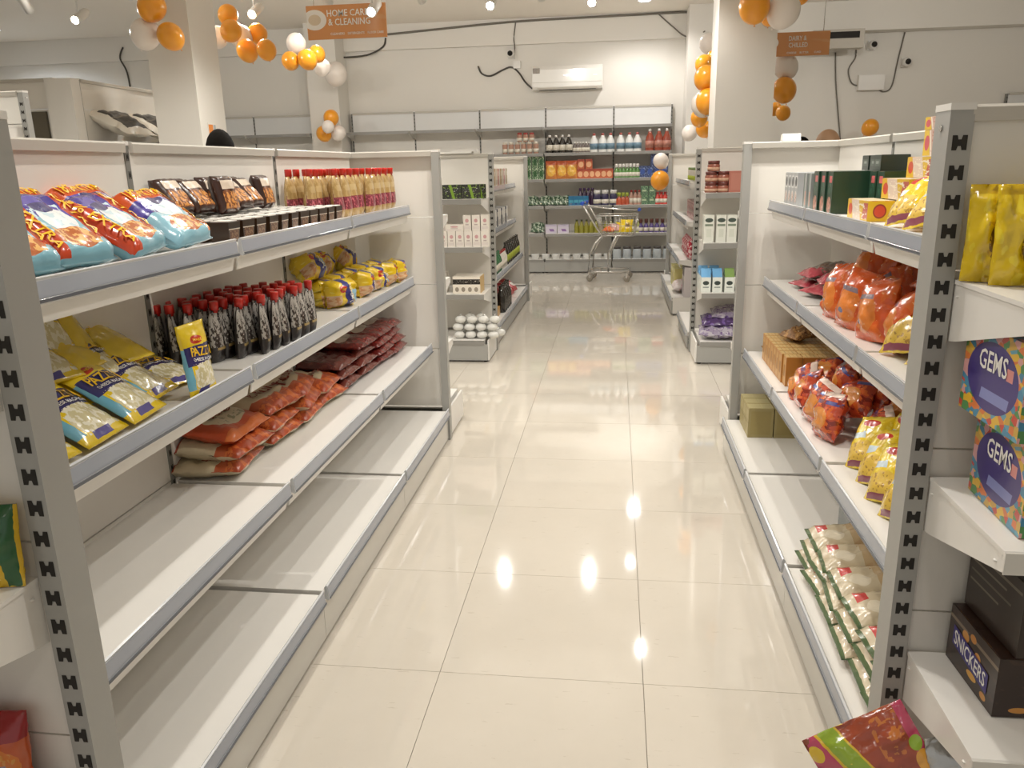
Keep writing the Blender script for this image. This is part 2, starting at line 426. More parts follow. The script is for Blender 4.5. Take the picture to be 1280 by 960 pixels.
unit('end_display', 'empty white end panel closing the far end of the left gondola', (LB+.475, 4.22, 0), PI, [.95], [(1.26, .35), (.9, .35), (.53, .35)], rail=False, base=.43, tiers=(.53, .89, 1.25), uw=.04)
unit('end_display', 'empty white end panel closing the far end of the right gondola', (RB+.445, 4.165, 0), PI, [.89], [(1.26, .35), (.9, .35), (.53, .35)], rail=False, base=.43, tiers=(.53, .89, 1.25), uw=.04)
# second row of gondolas
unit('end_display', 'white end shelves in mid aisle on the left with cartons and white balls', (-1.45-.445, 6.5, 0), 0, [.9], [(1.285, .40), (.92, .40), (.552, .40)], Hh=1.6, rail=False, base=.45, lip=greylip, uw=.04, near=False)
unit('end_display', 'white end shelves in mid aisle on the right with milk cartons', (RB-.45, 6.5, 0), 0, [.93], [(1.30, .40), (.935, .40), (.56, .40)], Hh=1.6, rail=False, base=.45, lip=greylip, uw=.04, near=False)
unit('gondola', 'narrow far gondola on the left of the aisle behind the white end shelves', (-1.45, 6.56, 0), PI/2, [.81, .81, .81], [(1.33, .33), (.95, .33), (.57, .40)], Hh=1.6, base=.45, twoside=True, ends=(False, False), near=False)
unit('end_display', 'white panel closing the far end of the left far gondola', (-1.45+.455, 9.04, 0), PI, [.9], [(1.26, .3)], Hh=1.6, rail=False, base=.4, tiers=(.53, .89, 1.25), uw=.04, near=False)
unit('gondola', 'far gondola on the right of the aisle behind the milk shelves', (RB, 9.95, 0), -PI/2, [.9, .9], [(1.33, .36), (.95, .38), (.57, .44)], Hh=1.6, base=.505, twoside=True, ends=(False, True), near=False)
b = unit('low_base_unit', 'low white shelf base beside the square pillar on the right', (RB-.31, 7.54, 0), -PI/2, [.97], [], Hh=.17, base=.17, zb=.16, cap=False, ends=(False, False), near=False, tiers=(.161,))
unit('end_display', 'white panel closing the far end of the right far gondola', (RB+.44, 10.0, 0), PI, [.88], [(1.26, .3)], Hh=1.6, rail=False, base=.4, tiers=(.53, .89, 1.25), uw=.04, near=False)
# back wall shelving: two runs
headm = plain('header_panel', '#dcdcda', .3, vary=.01, coat=.3)
BS = [(2.045, .36), (1.69, .42), (1.334, .42), (.963, .42), (.575, .42)]
bx = [-3.885, -2.94, -1.97, -1.01, -.04, .77]
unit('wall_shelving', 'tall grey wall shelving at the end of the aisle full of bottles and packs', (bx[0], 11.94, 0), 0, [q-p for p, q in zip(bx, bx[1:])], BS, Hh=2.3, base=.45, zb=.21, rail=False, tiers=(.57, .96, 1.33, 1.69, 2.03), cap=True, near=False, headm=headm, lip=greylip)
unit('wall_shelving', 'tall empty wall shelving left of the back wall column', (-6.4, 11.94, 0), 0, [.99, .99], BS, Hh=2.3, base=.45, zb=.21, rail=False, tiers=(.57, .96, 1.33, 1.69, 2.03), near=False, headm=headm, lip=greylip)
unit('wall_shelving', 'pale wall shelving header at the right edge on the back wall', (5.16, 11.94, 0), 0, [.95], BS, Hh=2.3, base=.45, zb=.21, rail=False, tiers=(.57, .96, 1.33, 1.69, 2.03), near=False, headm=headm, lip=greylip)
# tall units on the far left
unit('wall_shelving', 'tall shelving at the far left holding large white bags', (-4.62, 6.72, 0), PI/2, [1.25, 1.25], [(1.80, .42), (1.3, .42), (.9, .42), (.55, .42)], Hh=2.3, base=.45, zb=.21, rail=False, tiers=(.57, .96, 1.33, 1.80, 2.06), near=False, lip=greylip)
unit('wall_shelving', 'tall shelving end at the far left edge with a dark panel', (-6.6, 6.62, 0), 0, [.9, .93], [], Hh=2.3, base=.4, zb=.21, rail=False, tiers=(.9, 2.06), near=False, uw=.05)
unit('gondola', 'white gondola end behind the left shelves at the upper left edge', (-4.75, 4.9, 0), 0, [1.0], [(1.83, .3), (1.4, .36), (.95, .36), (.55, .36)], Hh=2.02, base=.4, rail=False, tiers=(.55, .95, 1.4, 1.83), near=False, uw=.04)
cp = [o for o in bpy.data.objects if o.get('label', '').startswith('tall shelving end at the far left')][0]
MB().box(1.80, -.065, 0, 2.04, .055, 2.3).build('corner_post', white, cp)
darkp = MB().box(-5.62, 6.565, 1.0, -4.84, 6.59, 2.04).build('notice_board', plain('dark_board', '#5f594c', .7), label='dark grey panel at the far left under a white header', cat='panel')

# ------------------------------------------------------------ lights: track spots
glow = emit('lamp_face', '#fff4e0', 35); glow2 = emit('downlight_face', '#f4f8ff', 30)
def track_spot(loc, label, aim, lit=1.0, kind='track light', group=None):
    root = thing('track_spotlight', label, 'light', loc, 0, group)
    L = .26; r = .045; d = Vector(aim)-Vector(loc); d.normalize(); q = d.to_track_quat('-Z', 'Y')
    s = MB(); s.tube([(0, 0, H-loc[2]), (0, 0, .0)], .008, 8); s.box(-.09, -.018, H-loc[2]-.03, .09, .018, H-loc[2]); s.build('stem', white, root)
    b = MB(); b.lathe([(r*.9, .17), (r, .16), (r, -.085), (r*.86, -.085), (r*.8, -.07)], 18); o = b.build('tube_housing', white, root); o.rotation_euler = q.to_euler()
    g = MB(); g.lathe([(r*.8, -.072), (r*.8, -.07)], 18); o2 = g.build('lamp_face', glow if lit > 0 else pwhite, root); o2.rotation_euler = q.to_euler()
    if lit > 0:
        ld = bpy.data.lights.new('spot', 'SPOT'); ld.energy = LAMP_W*lit*4; ld.spot_size = R(140); ld.spot_blend = .75; ld.shadow_soft_size = .03; ld.color = SPOT_COL
        lo = bpy.data.objects.new('spot_lamp', ld); COL.objects.link(lo); lo.parent = root; lo.location = d*.1; lo.rotation_euler = q.to_euler()
zl = 3.0
for i, (x, y) in enumerate([(-5.25, 7.83), (-3.5, 7.97), (-1.2, 8.12), (-.245, 8.2)]):
    track_spot((x, y, zl), ['glowing track spotlight high at the upper left near the left unit', 'glowing track spotlight between the orange balloon clusters at the upper left', 'glowing track spotlight at top centre above the far aisle', 'glowing track spotlight at the top edge, right of centre'][i], (x*.9, 2.0, .2))
track_spot((-2.12, 7.3, 2.85), 'glowing track spotlight shining in front of the orange home care sign', (-2.0, 2.0, .2))
for i, (x, y, a) in enumerate([(-5.55, 7.5, (-6.2, 11, .5)), (-4.35, 7.2, (-3.2, 10.5, 1.4)), (-2.75, 7.9, (-2.6, 11.5, 1.5)), (-1.85, 7.95, (-1.5, 11.5, 1)), (-.72, 8.1, (-.7, 11.5, 1))]):
    track_spot((x, y, 3.08), ['dark-facing white track spotlight tube at the upper left corner', 'white track spotlight tube left of the pillar balloons, facing away', 'white track spotlight tube just left of the home care sign', 'white track spotlight tube just right of the home care sign', 'white track spotlight tube at top centre, facing the back wall'][i], a, .75)
root = thing('downlight', 'small cool white ceiling downlight right of centre above the air conditioner', 'light', (.33, 11.02, H-.0015))
MB().lathe([(.09, -.012), (.09, 0)], 20).build('trim_ring', white, root); MB().lathe([(.07, -.014), (.07, -.0125)], 20).build('lamp_face', glow2, root)
ld = bpy.data.lights.new('spot', 'SPOT'); ld.energy = LAMP_W*6; ld.spot_size = R(150); ld.spot_blend = .5; ld.shadow_soft_size = .07; ld.color = (1, .97, .94)
lo = bpy.data.objects.new('spot_lamp', ld); COL.objects.link(lo); lo.parent = root; lo.location = (0, 0, -.03)
for x, nm in ((.25, 'right of the aisle'), (-3.3, 'over the empty wall shelves')):  # unseen downlights added to brighten the far floor
    root = thing('downlight', f'added fill downlight above the frame before the back wall, {nm}', 'light', (x, 9.35, H-.0015))
    MB().lathe([(.09, -.012), (.09, 0)], 20).build('trim_ring', white, root); MB().lathe([(.05, -.014), (.05, -.0125)], 20).build('lamp_face', glow2, root)
    ld = bpy.data.lights.new('spot', 'SPOT'); ld.energy = LAMP_W*8; ld.spot_size = R(130); ld.spot_blend = .6; ld.shadow_soft_size = .05; ld.color = (1, .97, .92)
    lo = bpy.data.objects.new('spot_lamp', ld); COL.objects.link(lo); lo.parent = root; lo.location = (0, 0, -.03)
root = thing('downlight', 'cool white ceiling downlight at the upper left edge', 'light', (-8.6, 10.9, H-.0015))
MB().lathe([(.09, -.012), (.09, 0)], 20).build('trim_ring', white, root); MB().lathe([(.07, -.014), (.07, -.0125)], 20).build('lamp_face', glow2, root)
for x, a in ((2.3, (2.6, 11.8, 1.6)), (4.2, (4.2, 11.8, 1.6))):
    track_spot((x, 8.4, 3.25), f'track spotlight on the right facing the back wall, {"left" if x < 3 else "right"} of the two', a, .8)
ld = bpy.data.lights.new('spot', 'SPOT'); ld.energy = LAMP_W*8; ld.spot_size = R(150); ld.spot_blend = .5; ld.shadow_soft_size = .07; ld.color = (.82, .9, 1)
lo = bpy.data.objects.new('spot_lamp', ld); COL.objects.link(lo); lo.parent = root; lo.location = (0, 0, -.03)
OUT = [(-.25, 3.6), (.78, 3.5), (-.9, 1.4), (.3, 1.9), (-.95, 3.55), (1.3, 3.6), (-2.7, 3.6), (2.9, 3.6), (-4.6, 3.6), (-3.0, -.9), (-1.0, -.9), (.35, -1.0), (2.0, -.9), (.29, 6.6), (-2.55, 6.2), (-2.0, 5.2), (-3.9, 5.1), (1.1, 4.9)]  # cross-aisle spots after the first are added to brighten the pillars
def rowof(y): return 'row nearest the shop front' if y < 0 else 'row above the near aisle' if y < 2.5 else 'row above the middle of the gondolas' if y < 4 else 'mostly added fill row above the cross aisle'
for i, (x, y) in enumerate(OUT):
    k = sorted(p[0] for p in OUT if rowof(p[1]) == rowof(y)).index(x)
    track_spot((x, y, zl), f'track spotlight in the {rowof(y)}, {ORD[k]} from the left', (x, y+.2, 0), .25 if y < 0 else 1.0)

# ------------------------------------------------------------ goods: left gondola
RL, RR = PI/2, -PI/2        # turn a front from -y to face the aisle: left goods, right goods
def J(a): return rnd.uniform(-a, a)
NEAR = lambda i: ORD[i]+' from the near end'
# top shelf: biscuit packs
bis = [('n', 3, .46, '#5a4fa8', 0, .55, 1, .9), ('e', .55, .52, .26, .2, '#eef0f2'), ('n', 7, .55, '#c9dfe8', .2, .3, .8, .75), ('e', .52, .24, .34, .15, '#b5602a'), ('n', 12, .5, '#e8b46a', .25, .12, .8, .38), ('e', .5, .7, .2, .07, '#2d2a6b')]
m_bis_a = printed('biscuit_pack_side_band', '#7fb4c4', [('r', 0, .55, 1, 1, '#40378f')]+bis+[('r', 0, .03, .2, 1, '#c4421f'), ('r', .84, .2, 1, 1, '#c4421f')], .25, .5, .25)
m_bis_b = printed('biscuit_pack_top_band', '#8fc0d0', [('r', 0, .5, 1, 1, '#40378f')]+bis+[('r', 0, .74, 1, 1, '#d2551f'), ('r', .86, .05, 1, .9, '#e07a2a')], .25, .5, .25)
kw = dict(pu=12, qu=.3, pv=12, qv=.4, seal=.025, wr=.006)
pA = pack('biscuit_pack', 'biscuits', m_bis_a, (.18, .215, .058), [('18% EXTRA', .03, .1, .17, .95, pyellow, 1), ('EXTRA', .86, .25, .97, .9, pyellow, 1)], seed=1, **kw)
pB = pack('biscuit_pack', 'biscuits', m_bis_b, (.18, .215, .058), [('18% EXTRA', .06, .77, .9, .93, pyellow), ('EXTRA', .88, .12, .98, .78, pyellow, 1)], seed=2, **kw)
G = None
for pr, x, y, z, ti, le, lab in [
    (pA, -1.118, 1.40, 0, 38, 4, 'blue biscuit pack with vertical EXTRA stripe, nearest post, partly hidden by it'),
    (pA, -1.112, 1.57, 0, 40, 2, 'blue and red biscuit pack leaning at the rail, second from near post, vertical EXTRA'),
    (pA, -1.105, 1.80, .0, 44, -8, 'purple topped biscuit pack with white front turned at the rail, dark side showing'),
    (pB, -1.112, 2.02, 0, 42, -4, 'farthest front biscuit pack with orange top band, beside the brown tubs'),
    (pB, -1.215, 1.46, .035, 46, 0, 'biscuit pack in second row behind the nearest two, orange EXTRA top'),
    (pB, -1.205, 1.66, .035, 46, 3, 'biscuit pack in second row with bright orange EXTRA band, behind the turned pack'),
    (pB, -1.21, 1.91, .035, 46, -3, 'biscuit pack in second row with red EXTRA band, farthest of its row'),
    (pB, -1.31, 1.38, .045, 44, 2, 'purple biscuit pack in the back row against the panel, nearest end'),
    (pB, -1.315, 1.57, .045, 44, -2, 'purple edged biscuit pack in the back row, second from near end'),
    (pB, -1.31, 1.77, .045, 46, 2, 'back row biscuit pack with red corner, third from near end'),
    (pB, -1.31, 1.97, .045, 46, 0, 'back row biscuit pack farthest along, against the white panel joint')]:
    pr.put(lab, (x, y, S1+.022+z*.75), RL+R(J(3)), R(ti+13), 0, 'biscuit packs on the upper left shelf', lean=R(le))
# choc tubs
m_choc = printed('choc_wrap', '#33200f', [('r', .1, .1, .9, .62, '#8a6a4a'), ('n', 9, .5, '#5a3320', .1, .1, .9, .62), ('r', .0, .62, 1, .66, '#e8ddcc')], .35, .4)
m_lid = plain('tub_film_lid', '#f2eee6', .6, vary=.03, scale=25)
def choc():
    root = obj('dessert_tub', None); b = MB(); w, d, h = .074, .066, .06
    i = b.add([(-w*.42, -d*.42, 0), (w*.42, -d*.42, 0), (w*.42, d*.42, 0), (-w*.42, d*.42, 0), (-w/2, -d/2, h), (w/2, -d/2, h), (w/2, d/2, h), (-w/2, d/2, h)])
    for q, o in (((0, 1, 5, 4), 0), ((2, 3, 7, 6), 0), ((1, 2, 6, 5), 2), ((3, 0, 4, 7), 2), ((3, 2, 1, 0), 6), ((4, 5, 6, 7), 4)): b.face([i+k for k in q], [(o, 0), (o+1, 0), (o+1, 1), (o, 1)])
    b.build('tub', m_choc, root); l = MB(); l.box(-w/2+.007, -d/2+.007, h, w/2-.007, d/2-.007, h+.003); l.build('lid', m_lid, root)
    return Proto(root, 'tub')
pc = choc()
for r_ in range(4):
    for i in range(11):
        y = 2.27+i*.093
        pc.put(f'brown dessert tub with white lid, {["front","second","third","back"][r_]} row, {NEAR(i)}', (-1.155-r_*.077, y+J(.004), S1), RL+R(J(5)), 0, 0, 'brown dessert tubs on the upper left shelf')
m_cb = printed('brown_snack', '#3b2016', [('r', .1, .12, .9, .55, '#d6924a'), ('n', 8, .5, '#7a4526', .1, .1, .9, .6), ('r', .12, .62, .88, .85, '#d9c8b4')], .28, .5, .2)
pcb = pack('snack_packet', 'snack', m_cb, (.105, .125, .05), seed=4, pu=6, qu=.5, pv=6, qv=.5, seal=.02)
for i, (y, x, tl) in enumerate([(2.31, -1.30, 35), (2.42, -1.285, 40), (2.54, -1.27, 12), (2.68, -1.275, 46), (2.80, -1.29, 40), (2.93, -1.31, 14), (2.40, -1.345, 20), (2.60, -1.345, 16), (2.78, -1.35, 18)]):
    pcb.put(f'dark brown snack packet {"tilted" if tl>30 else "upright"} on top of the tubs, {NEAR(i) if i<6 else ["back row near","back row middle","back row far"][i-6]}', (x, y, S1+.068+(.012 if tl > 30 else 0)), RL+R(J(8)), R(tl), 0, 'brown snack packets on the upper left shelf')
# spout pouches
def pouch(name, mat, w, h, t, capm, cat='sauce', seed=0):
    root = obj(name, None); sh = h*.86
    def fn(u, v, side=1, eps=0):
        k = 1 if v < .84 else 1-.42*((v-.84)/.16)**1.6
        x = (u-.5)*w*k; th = bump01(u, 2.6, .6)*(1-.75*v**2.5)*(min(1, .5+v*3))
        n = noise.noise(Vector((u*5+seed*3, v*7, side*3.3)))*.004*(1-v*.5)
        return (x, -side*(t/2*th+.001+eps)-n*side, v*sh)
    obj('film', pack_mesh(fn, mat, 8, 12), root)
    c = MB(); c.lathe([(.011, sh-.008), (.011, sh), (.0145, sh), (.0145, h-.003), (.013, h)], 12); c.build('cap', capm, root)
    return Proto(root, cat)
capred = plain('cap_red', '#c8281c', .3, coat=.3)
m_gold = printed('golden_pouch', '#a98a55', [('n', 6, .5, '#b99c68'), ('r', 0, .2, 1, .5, '#7d2f3c'), ('n', 11, .55, '#c56a74', 0, .2, 1, .48), ('r', .2, .64, .8, .78, '#c2a878')], .28, .4, .25)
pg = pouch('spout_pouch', m_gold, .09, .208, .05, capred, seed=1)
for r_ in range(3):
    for i in range(10 if r_ else 9):
        y = (3.34 if r_ == 0 else 3.2)+i*.092
        pg.put(f'golden sauce pouch with red cap, {["front","middle","back"][r_]} row, {NEAR(i)}', (-1.175-r_*.075+(.02 if r_ == 0 and i > 3 else 0), y+J(.008), S1), RL+R(J(14)), R(J(3)), 0, 'golden pouches with red caps')
# mid shelf: pasta packets
m_pas = printed('pasta_packet', '#e8c81c', [('r', 0, .12, .2, .68, '#6fb0c8', .12), ('r', .1, .44, 1.05, .7, '#2c2a66', .08), ('e', .58, .27, .4, .19, '#d9cfa2'), ('n', 13, .52, '#f3eed8', .2, .1, .98, .46), ('r', .3, .04, .7, .12, '#4d4690'), ('e', .45, .775, .2, .055, '#c9381c')], .22, .6, .3)
kw = dict(pu=2.4, qu=.8, pv=3, qv=.7, seal=.06, wr=.006)
pP = [pack('pasta_packet', 'pasta', m_pas, (.162, .235, .035), [('PAZZTA', .17, .545, .95, .67, pyellow, 0, -.05), ('CHEESE MACARONI', .2, .475, .92, .52, pwhite, 0, -.05), ('Maggi', .33, .752, .57, .80, pyellow)], seed=s, **kw) for s in (3, 5, 8)]
PL = [(-1.118, 1.365, .012, 48, -3, 'yellow pasta packet at the rail, mostly hidden by the near post'),
      (-1.115, 1.545, .012, 50, 4, 'pasta packet leaning at the rail with glossy pasta picture, nearest fully visible'),
      (-1.118, 1.715, .012, 50, 5, 'pasta packet leaning at the rail, middle of the front row'),
      (-1.165, 1.86, .02, 52, 6, 'pasta packet set back behind the standing one, front shaded'),
      (-1.095, 1.93, 0, 6, -4, 'single pasta packet standing upright against the rail'),
      (-1.19, 2.01, .012, 78, -18, 'pasta packet lying flat with a curled yellow end, beside the dark pouches'),
      (-1.215, 1.36, .055, 42, -6, 'crumpled yellow pasta packet in the second row, nearest the post'),
      (-1.22, 1.52, .055, 40, 6, 'pasta packet in the second row behind the nearest leaning one'),
      (-1.225, 1.68, .055, 42, -8, 'pasta packet in the second row, third from near end'),
      (-1.235, 1.83, .055, 44, 10, 'pasta packet in the second row with blue side, far end'),
      (-1.30, 1.33, .085, 34, 8, 'yellow pasta packet in the back row, nearest end'),
      (-1.305, 1.47, .09, 30, -6, 'yellow pasta packet in the back row, second along'),
      (-1.31, 1.62, .10, 30, 5, 'yellow pasta packet at the top of the heap with dark blue patch'),
      (-1.30, 1.77, .09, 32, -10, 'yellow pasta packet in the back row, fourth along'),
      (-1.305, 1.93, .06, 36, 12, 'yellow pasta packet at the far end of the back row'),
      (-1.26, 1.42, .115, 62, 12, 'rumpled yellow packet lying on top of the heap, nearest end'),
      (-1.265, 1.60, .12, 60, -14, 'rumpled yellow packet on top of the heap, second along'),
      (-1.27, 1.76, .12, 58, 10, 'rumpled yellow packet on top of the heap, third along'),
      (-1.265, 1.90, .10, 56, -8, 'rumpled yellow packet on top of the heap, far end'),
      (-1.33, 1.53, .14, 26, 4, 'yellow packet standing at the back panel behind the heap'),
      (-1.33, 1.70, .14, 24, -6, 'yellow packet with raised corner at the back panel behind the heap')]
for i, (x, y, z, ti, ro, lab) in enumerate(PL):
    pP[0 if i < 5 else i % 3].put(lab, (x, y, S2+z), RL+R(ro), R(ti+(7 if ti > 20 and ti < 60 else 0)), PI if i in (6, 8, 10, 11, 13, 15, 17, 18, 19) else 0, 'yellow pasta packets on the middle left shelf', sc=(.76, 1, .84) if i == 4 else None)
m_blk = printed('dark_pouch', '#2a2422', [('n', 4, .44, '#b3aea6', 0, .3, 1, .95), ('n', 9, .53, '#3a302c', 0, .1, 1, .8), ('n', 16, .6, '#c9c4bb', 0, .5, 1, .9), ('e', .5, .14, .3, .07, '#191413'), ('n', 6, .67, '#8a2a1c', 0, .1, 1, .5), ('r', .2, .24, .8, .29, '#a8905a')], .28, .5, .25)
pk = pouch('spout_pouch', m_blk, .064, .192, .036, capred, seed=2)
for r_ in range(6):
    x = -1.115-r_*.05; y0 = [2.43, 2.36, 2.30, 2.26, 2.24, 2.24][r_]; n = [6, 7, 8, 8, 8, 7][r_]
    for i in range(n):
        pk.put(f'black and white red-capped sauce pouch, {ORD[r_]} row from rail, {ORD[i]} from near end', (x-max(0, .03-i*.008), y0+i*.066+J(.006), S2), RL+R(J(16)), R(J(4)), 0, 'dark pouches with red caps')
# noodle multipacks
m_mag = printed('noodle_multipack', '#e9c31a', [('n', 5, .58, '#f5dc55'), ('r', .58, .0, .82, 1.2, '#3a3a86', .25), ('r', .0, .05, .3, .45, '#d9b48a', 0), ('n', 10, .5, '#c98f5e', 0, .05, .3, .4), ('r', .85, .1, 1.1, .6, '#9cc2d2', .2), ('e', .36, .66, .16, .13, '#c8341c')], .22, .6, .35)
def noodle(seed):
    return pack('noodle_multipack', 'noodles', m_mag, (.15, .12, .1), [('2-MINUTE', .60, .15, .72, .85, pwhite, -1), ('Maggi', .25, .6, .47, .72, pyellow)], seed=seed, pu=6, qu=.5, pv=6, qv=.5, seal=.05, wr=.014)
pM = [noodle(1), noodle(6)]
for i, (x, y, z, ti, rz_, lab) in enumerate([
    (-1.19, 3.31, 0, 4, -30, 'yellow noodle multipack standing at the rail, nearest end, barcode side out'),
    (-1.27, 3.33, 0, 8, 20, 'yellow noodle multipack behind the nearest one'),
    (-1.185, 3.62, 0, 3, 6, 'yellow noodle multipack with red emblem, front row second from near end'),
    (-1.175, 3.79, 0, 6, -6, 'yellow noodle multipack, front row third along'),
    (-1.16, 3.97, 0, 10, 10, 'yellow noodle multipack, front row fourth along, crumpled top'),
    (-1.15, 4.10, 0, 6, 24, 'yellow noodle multipack at the far end of the front row'),
    (-1.28, 3.52, 0, 8, -8, 'yellow noodle multipack in the back row, second from near end'),
    (-1.29, 3.72, 0, 5, 8, 'yellow noodle multipack in the back row, third from near end'),
    (-1.28, 3.90, 0, 6, -12, 'yellow noodle multipack in the back row, fourth from near end'),
    (-1.27, 4.07, 0, 6, 8, 'yellow noodle multipack in the back row, far end'),
    (-1.285, 3.30, .125, 38, -14, 'yellow noodle multipack tilted on top of the others, nearest, blue band up'),
    (-1.33, 3.62, .11, 55, 8, 'yellow noodle multipack lying on top of the back row'),
    (-1.32, 3.88, .115, 60, -8, 'yellow noodle multipack lying flat on top at the far end')]):
    pM[i % 2].put(lab, (x, y, S2+z), RL+R(rz_), R(ti), 0, 'yellow noodle multipacks')
# third shelf: flour bags
m_atta = printed('flour_bag', '#cdbd9c', [('r', 0, 0, 1, .2, '#a8441f'), ('n', 7, .52, '#c9682f', 0, 0, 1, .2), ('r', 0, .2, 1, .34, '#b8562c', .0), ('e', .5, .42, .46, .2, '#cdbd9c'), ('r', 0, .86, 1, 1, '#a03a1e'), ('n', 6, .68, '#b8573a')], .3, .45, .5)
m_atta2 = printed('flour_bag_red', '#b8461f', [('e', .55, .45, .4, .24, '#cdbf9f'), ('n', 8, .54, '#8f8a68', .25, .28, .85, .6), ('r', 0, 0, 1, .12, '#c9682f'), ('e', .5, .86, .55, .06, '#cdbf9f')], .3, .45, .5)
kw = dict(pu=5, qu=.45, pv=6, qv=.45, seal=.04, wr=.013)
dkred = plain('print_brown_red', '#7c2a18', .4)
pF = [pack('flour_bag', 'flour', m_atta, (.25, .25, .055), [('fortune', .12, .34, .88, .56, dkred)], seed=s, **kw) for s in (11, 14)]
pF2 = pack('flour_bag', 'flour', m_atta2, (.255, .255, .05), [('fortune', .25, .46, .8, .58, dkred)], seed=17, **kw)
for k, (y, n, rz_, le) in enumerate([(2.33, 3, 2, 0), (2.60, 3, -6, -7), (2.86, 3, 5, -8), (3.08, 2, -5, -9)]):
    for i in range(n):
        top = i == n-1
        (pF2 if (k == 0 and top) else pF[(i+k) % 2]).put(
            f'{"red topped" if k==0 and top else "cream and orange"} flour bag, {["bottom","second","topmost"][i if n==3 else i*2]} of {ORD[k]} stack from near end',
            (-1.172-J(.012), y+i*.012+J(.012), S3+.03+i*.05), RL+R(rz_+J(5)), R(89 if i < 2 else 84), 0, 'flour bags on the lower left shelf', lean=R(le*.6 if i else 0))
m_red = printed('red_bag', '#581d19', [('n', 5, .55, '#6b2a22'), ('r', 0, 0, 1, .14, '#6e3329')], .25, .5, .4)
m_red2 = printed('red_white_bag', '#6e2620', [('n', 4, .55, '#b59a8c', .1, .25, .9, .8), ('n', 8, .54, '#8a2c24'), ('e', .4, .5, .3, .14, '#d8cbb9')], .25, .5, .5)
kw = dict(pu=5, qu=.45, pv=7, qv=.45, seal=.03, wr=.01)
pR1 = pack('flour_bag', 'flour', m_red, (.24, .25, .042), seed=21, **kw); pR2 = pack('flour_bag', 'flour', m_red2, (.24, .25, .045), seed=23, **kw)
for k, (y, n) in enumerate([(3.34, 3), (3.57, 4), (3.80, 4), (4.02, 4)]):
    for i in range(n):
        (pR2 if (k > 1 or i == n-1 and k == 1) else pR1).put(f'{"red and white" if (k>1 or i==n-1 and k==1) else "dark red"} flour bag, {["bottom","second","third","topmost"][i]} of the {ORD[k]} red stack',
            (-1.155-i*.006+J(.012)+k*.008, y+J(.01), S3+.026+i*.041), RL+R(J(5)), R(88), 0, 'red flour bags on the lower left shelf')

# ------------------------------------------------------------ goods: right gondola
# top shelf
m_gbox = printed('grey_carton', '#a9aaab', [('r', .1, .55, .9, .92, '#d6d6d4'), ('e', .5, .74, .3, .15, '#2d3134'), ('e', .5, .3, .34, .16, '#d9d6cf'), ('n', 9, .5, '#b98a74', .2, .12, .8, .42), ('e', 10.3, .45, .08, .05, '#33373a'), ('e', 10.6, .45, .08, .05, '#33373a')], .4, .15)
pgb = carton('grey_carton', 'carton', m_gbox, .062, .15, .145)
for i, y in enumerate([3.98, 3.912, 3.844, 3.776]): pgb.put(f'narrow grey carton with dark oval, {ORD[3-i]} from the near end, upper right shelf', (.80, y, S1), RR, 0, 0, 'grey cartons')
m_gb2 = printed('grey_green_carton', '#9fa3a1', [('r', .0, .0, .35, 1, '#5d6b63'), ('r', .55, .1, .95, .5, '#c9a08c')], .4, .15)
pgc = carton('grey_carton', 'carton', m_gb2, .05, .15, .145)
for i, y in enumerate([3.60, 3.52]): pgc.put(f'thin grey carton with dark green edge, {["farther","nearer"][i]} of the pair beside the green cartons', (.80, y, S1), RR, 0, 0, 'grey cartons')
m_grn = printed('green_carton', '#22402f', [('r', .3, .74, .8, .9, '#d4696a'), ('n', 8, .55, '#3f6a54', .15, .45, .9, .72), ('e', .5, .2, .36, .2, '#c98f7a'), ('n', 9, .55, '#7a4a3c', .2, .04, .8, .38)], .35, .25)
pgr = carton('green_carton', 'carton', m_grn, .075, .17, .155, [('TEA', 'f', .25, .5, .8, .66, plain('print_sage', '#8fb39a', .5))] if False else ())
for i, y in enumerate([3.41, 3.325, 3.24]): pgr.put(f'dark green carton with pink label, {["far","middle","near"][i]} of the front three on upper right shelf', (.80+.006*i, y, S1), RR, 0, 0, 'dark green cartons')
for i, (x, y, z) in enumerate([(.99, 3.41, 0), (.99, 3.325, 0), (.99, 3.24, 0), (.93, 3.12, 0), (.93, 3.03, 0)]):
    pgr.put(f'dark green carton, second row, {ORD[4-i]} from the near end', (x, y, S1+z), RR, 0, 0, 'dark green cartons')
m_grn2 = printed('green_carton_dark', '#2c3a33', [('r', .15, .3, .85, .75, '#4a5850'), ('r', .3, .45, .7, .62, '#8a948c')], .35, .2)
pg2 = carton('green_carton', 'carton', m_grn2, .08, .1, .055)
for i, y in enumerate([3.42, 3.32, 3.22, 3.12]): pg2.put(f'flat dark green carton on top of the second row, {ORD[3-i]} from the near end', (.985 if i < 3 else .94, y, S1+.1565), RR, 0, 0, 'dark green cartons')
m_yb = printed('yellow_carton', '#d9b21f', [('r', .3, 0, .68, 1, '#d8c5b6', .12), ('r', .72, .1, .98, .9, '#b9584a', -.1), ('e', .15, .5, .1, .3, '#c94a2a'), ('n', 7, .56, '#e8dcc9', .3, .1, .95, .9),
    ('e', 8.45, .5, .25, .36, '#8a2f1e'), ('e', 8.45, .5, .2, .28, '#c9452a'), ('r', 4, 0, 5, 1, '#d9c9a4'), ('e', 10.45, .5, .25, .3, '#8a2f1e')], .35, .25)
m_yb2 = printed('pink_carton', '#c9a89a', [('r', 0, 0, .28, 1, '#dfba22', .1), ('e', .13, .5, .09, .3, '#c94a5a'), ('r', .3, 0, .34, 1, '#eadfd2', .1), ('r', .62, 0, .66, 1, '#eadfd2', -.12), ('n', 8, .55, '#b98676', .3, 0, 1, 1), ('r', 4, 0, 5, 1, '#d9c9a4')], .35, .25)
pyb = carton('food_carton', 'carton', m_yb, .23, .085, .065); pyp = carton('food_carton', 'carton', m_yb2, .22, .08, .078)
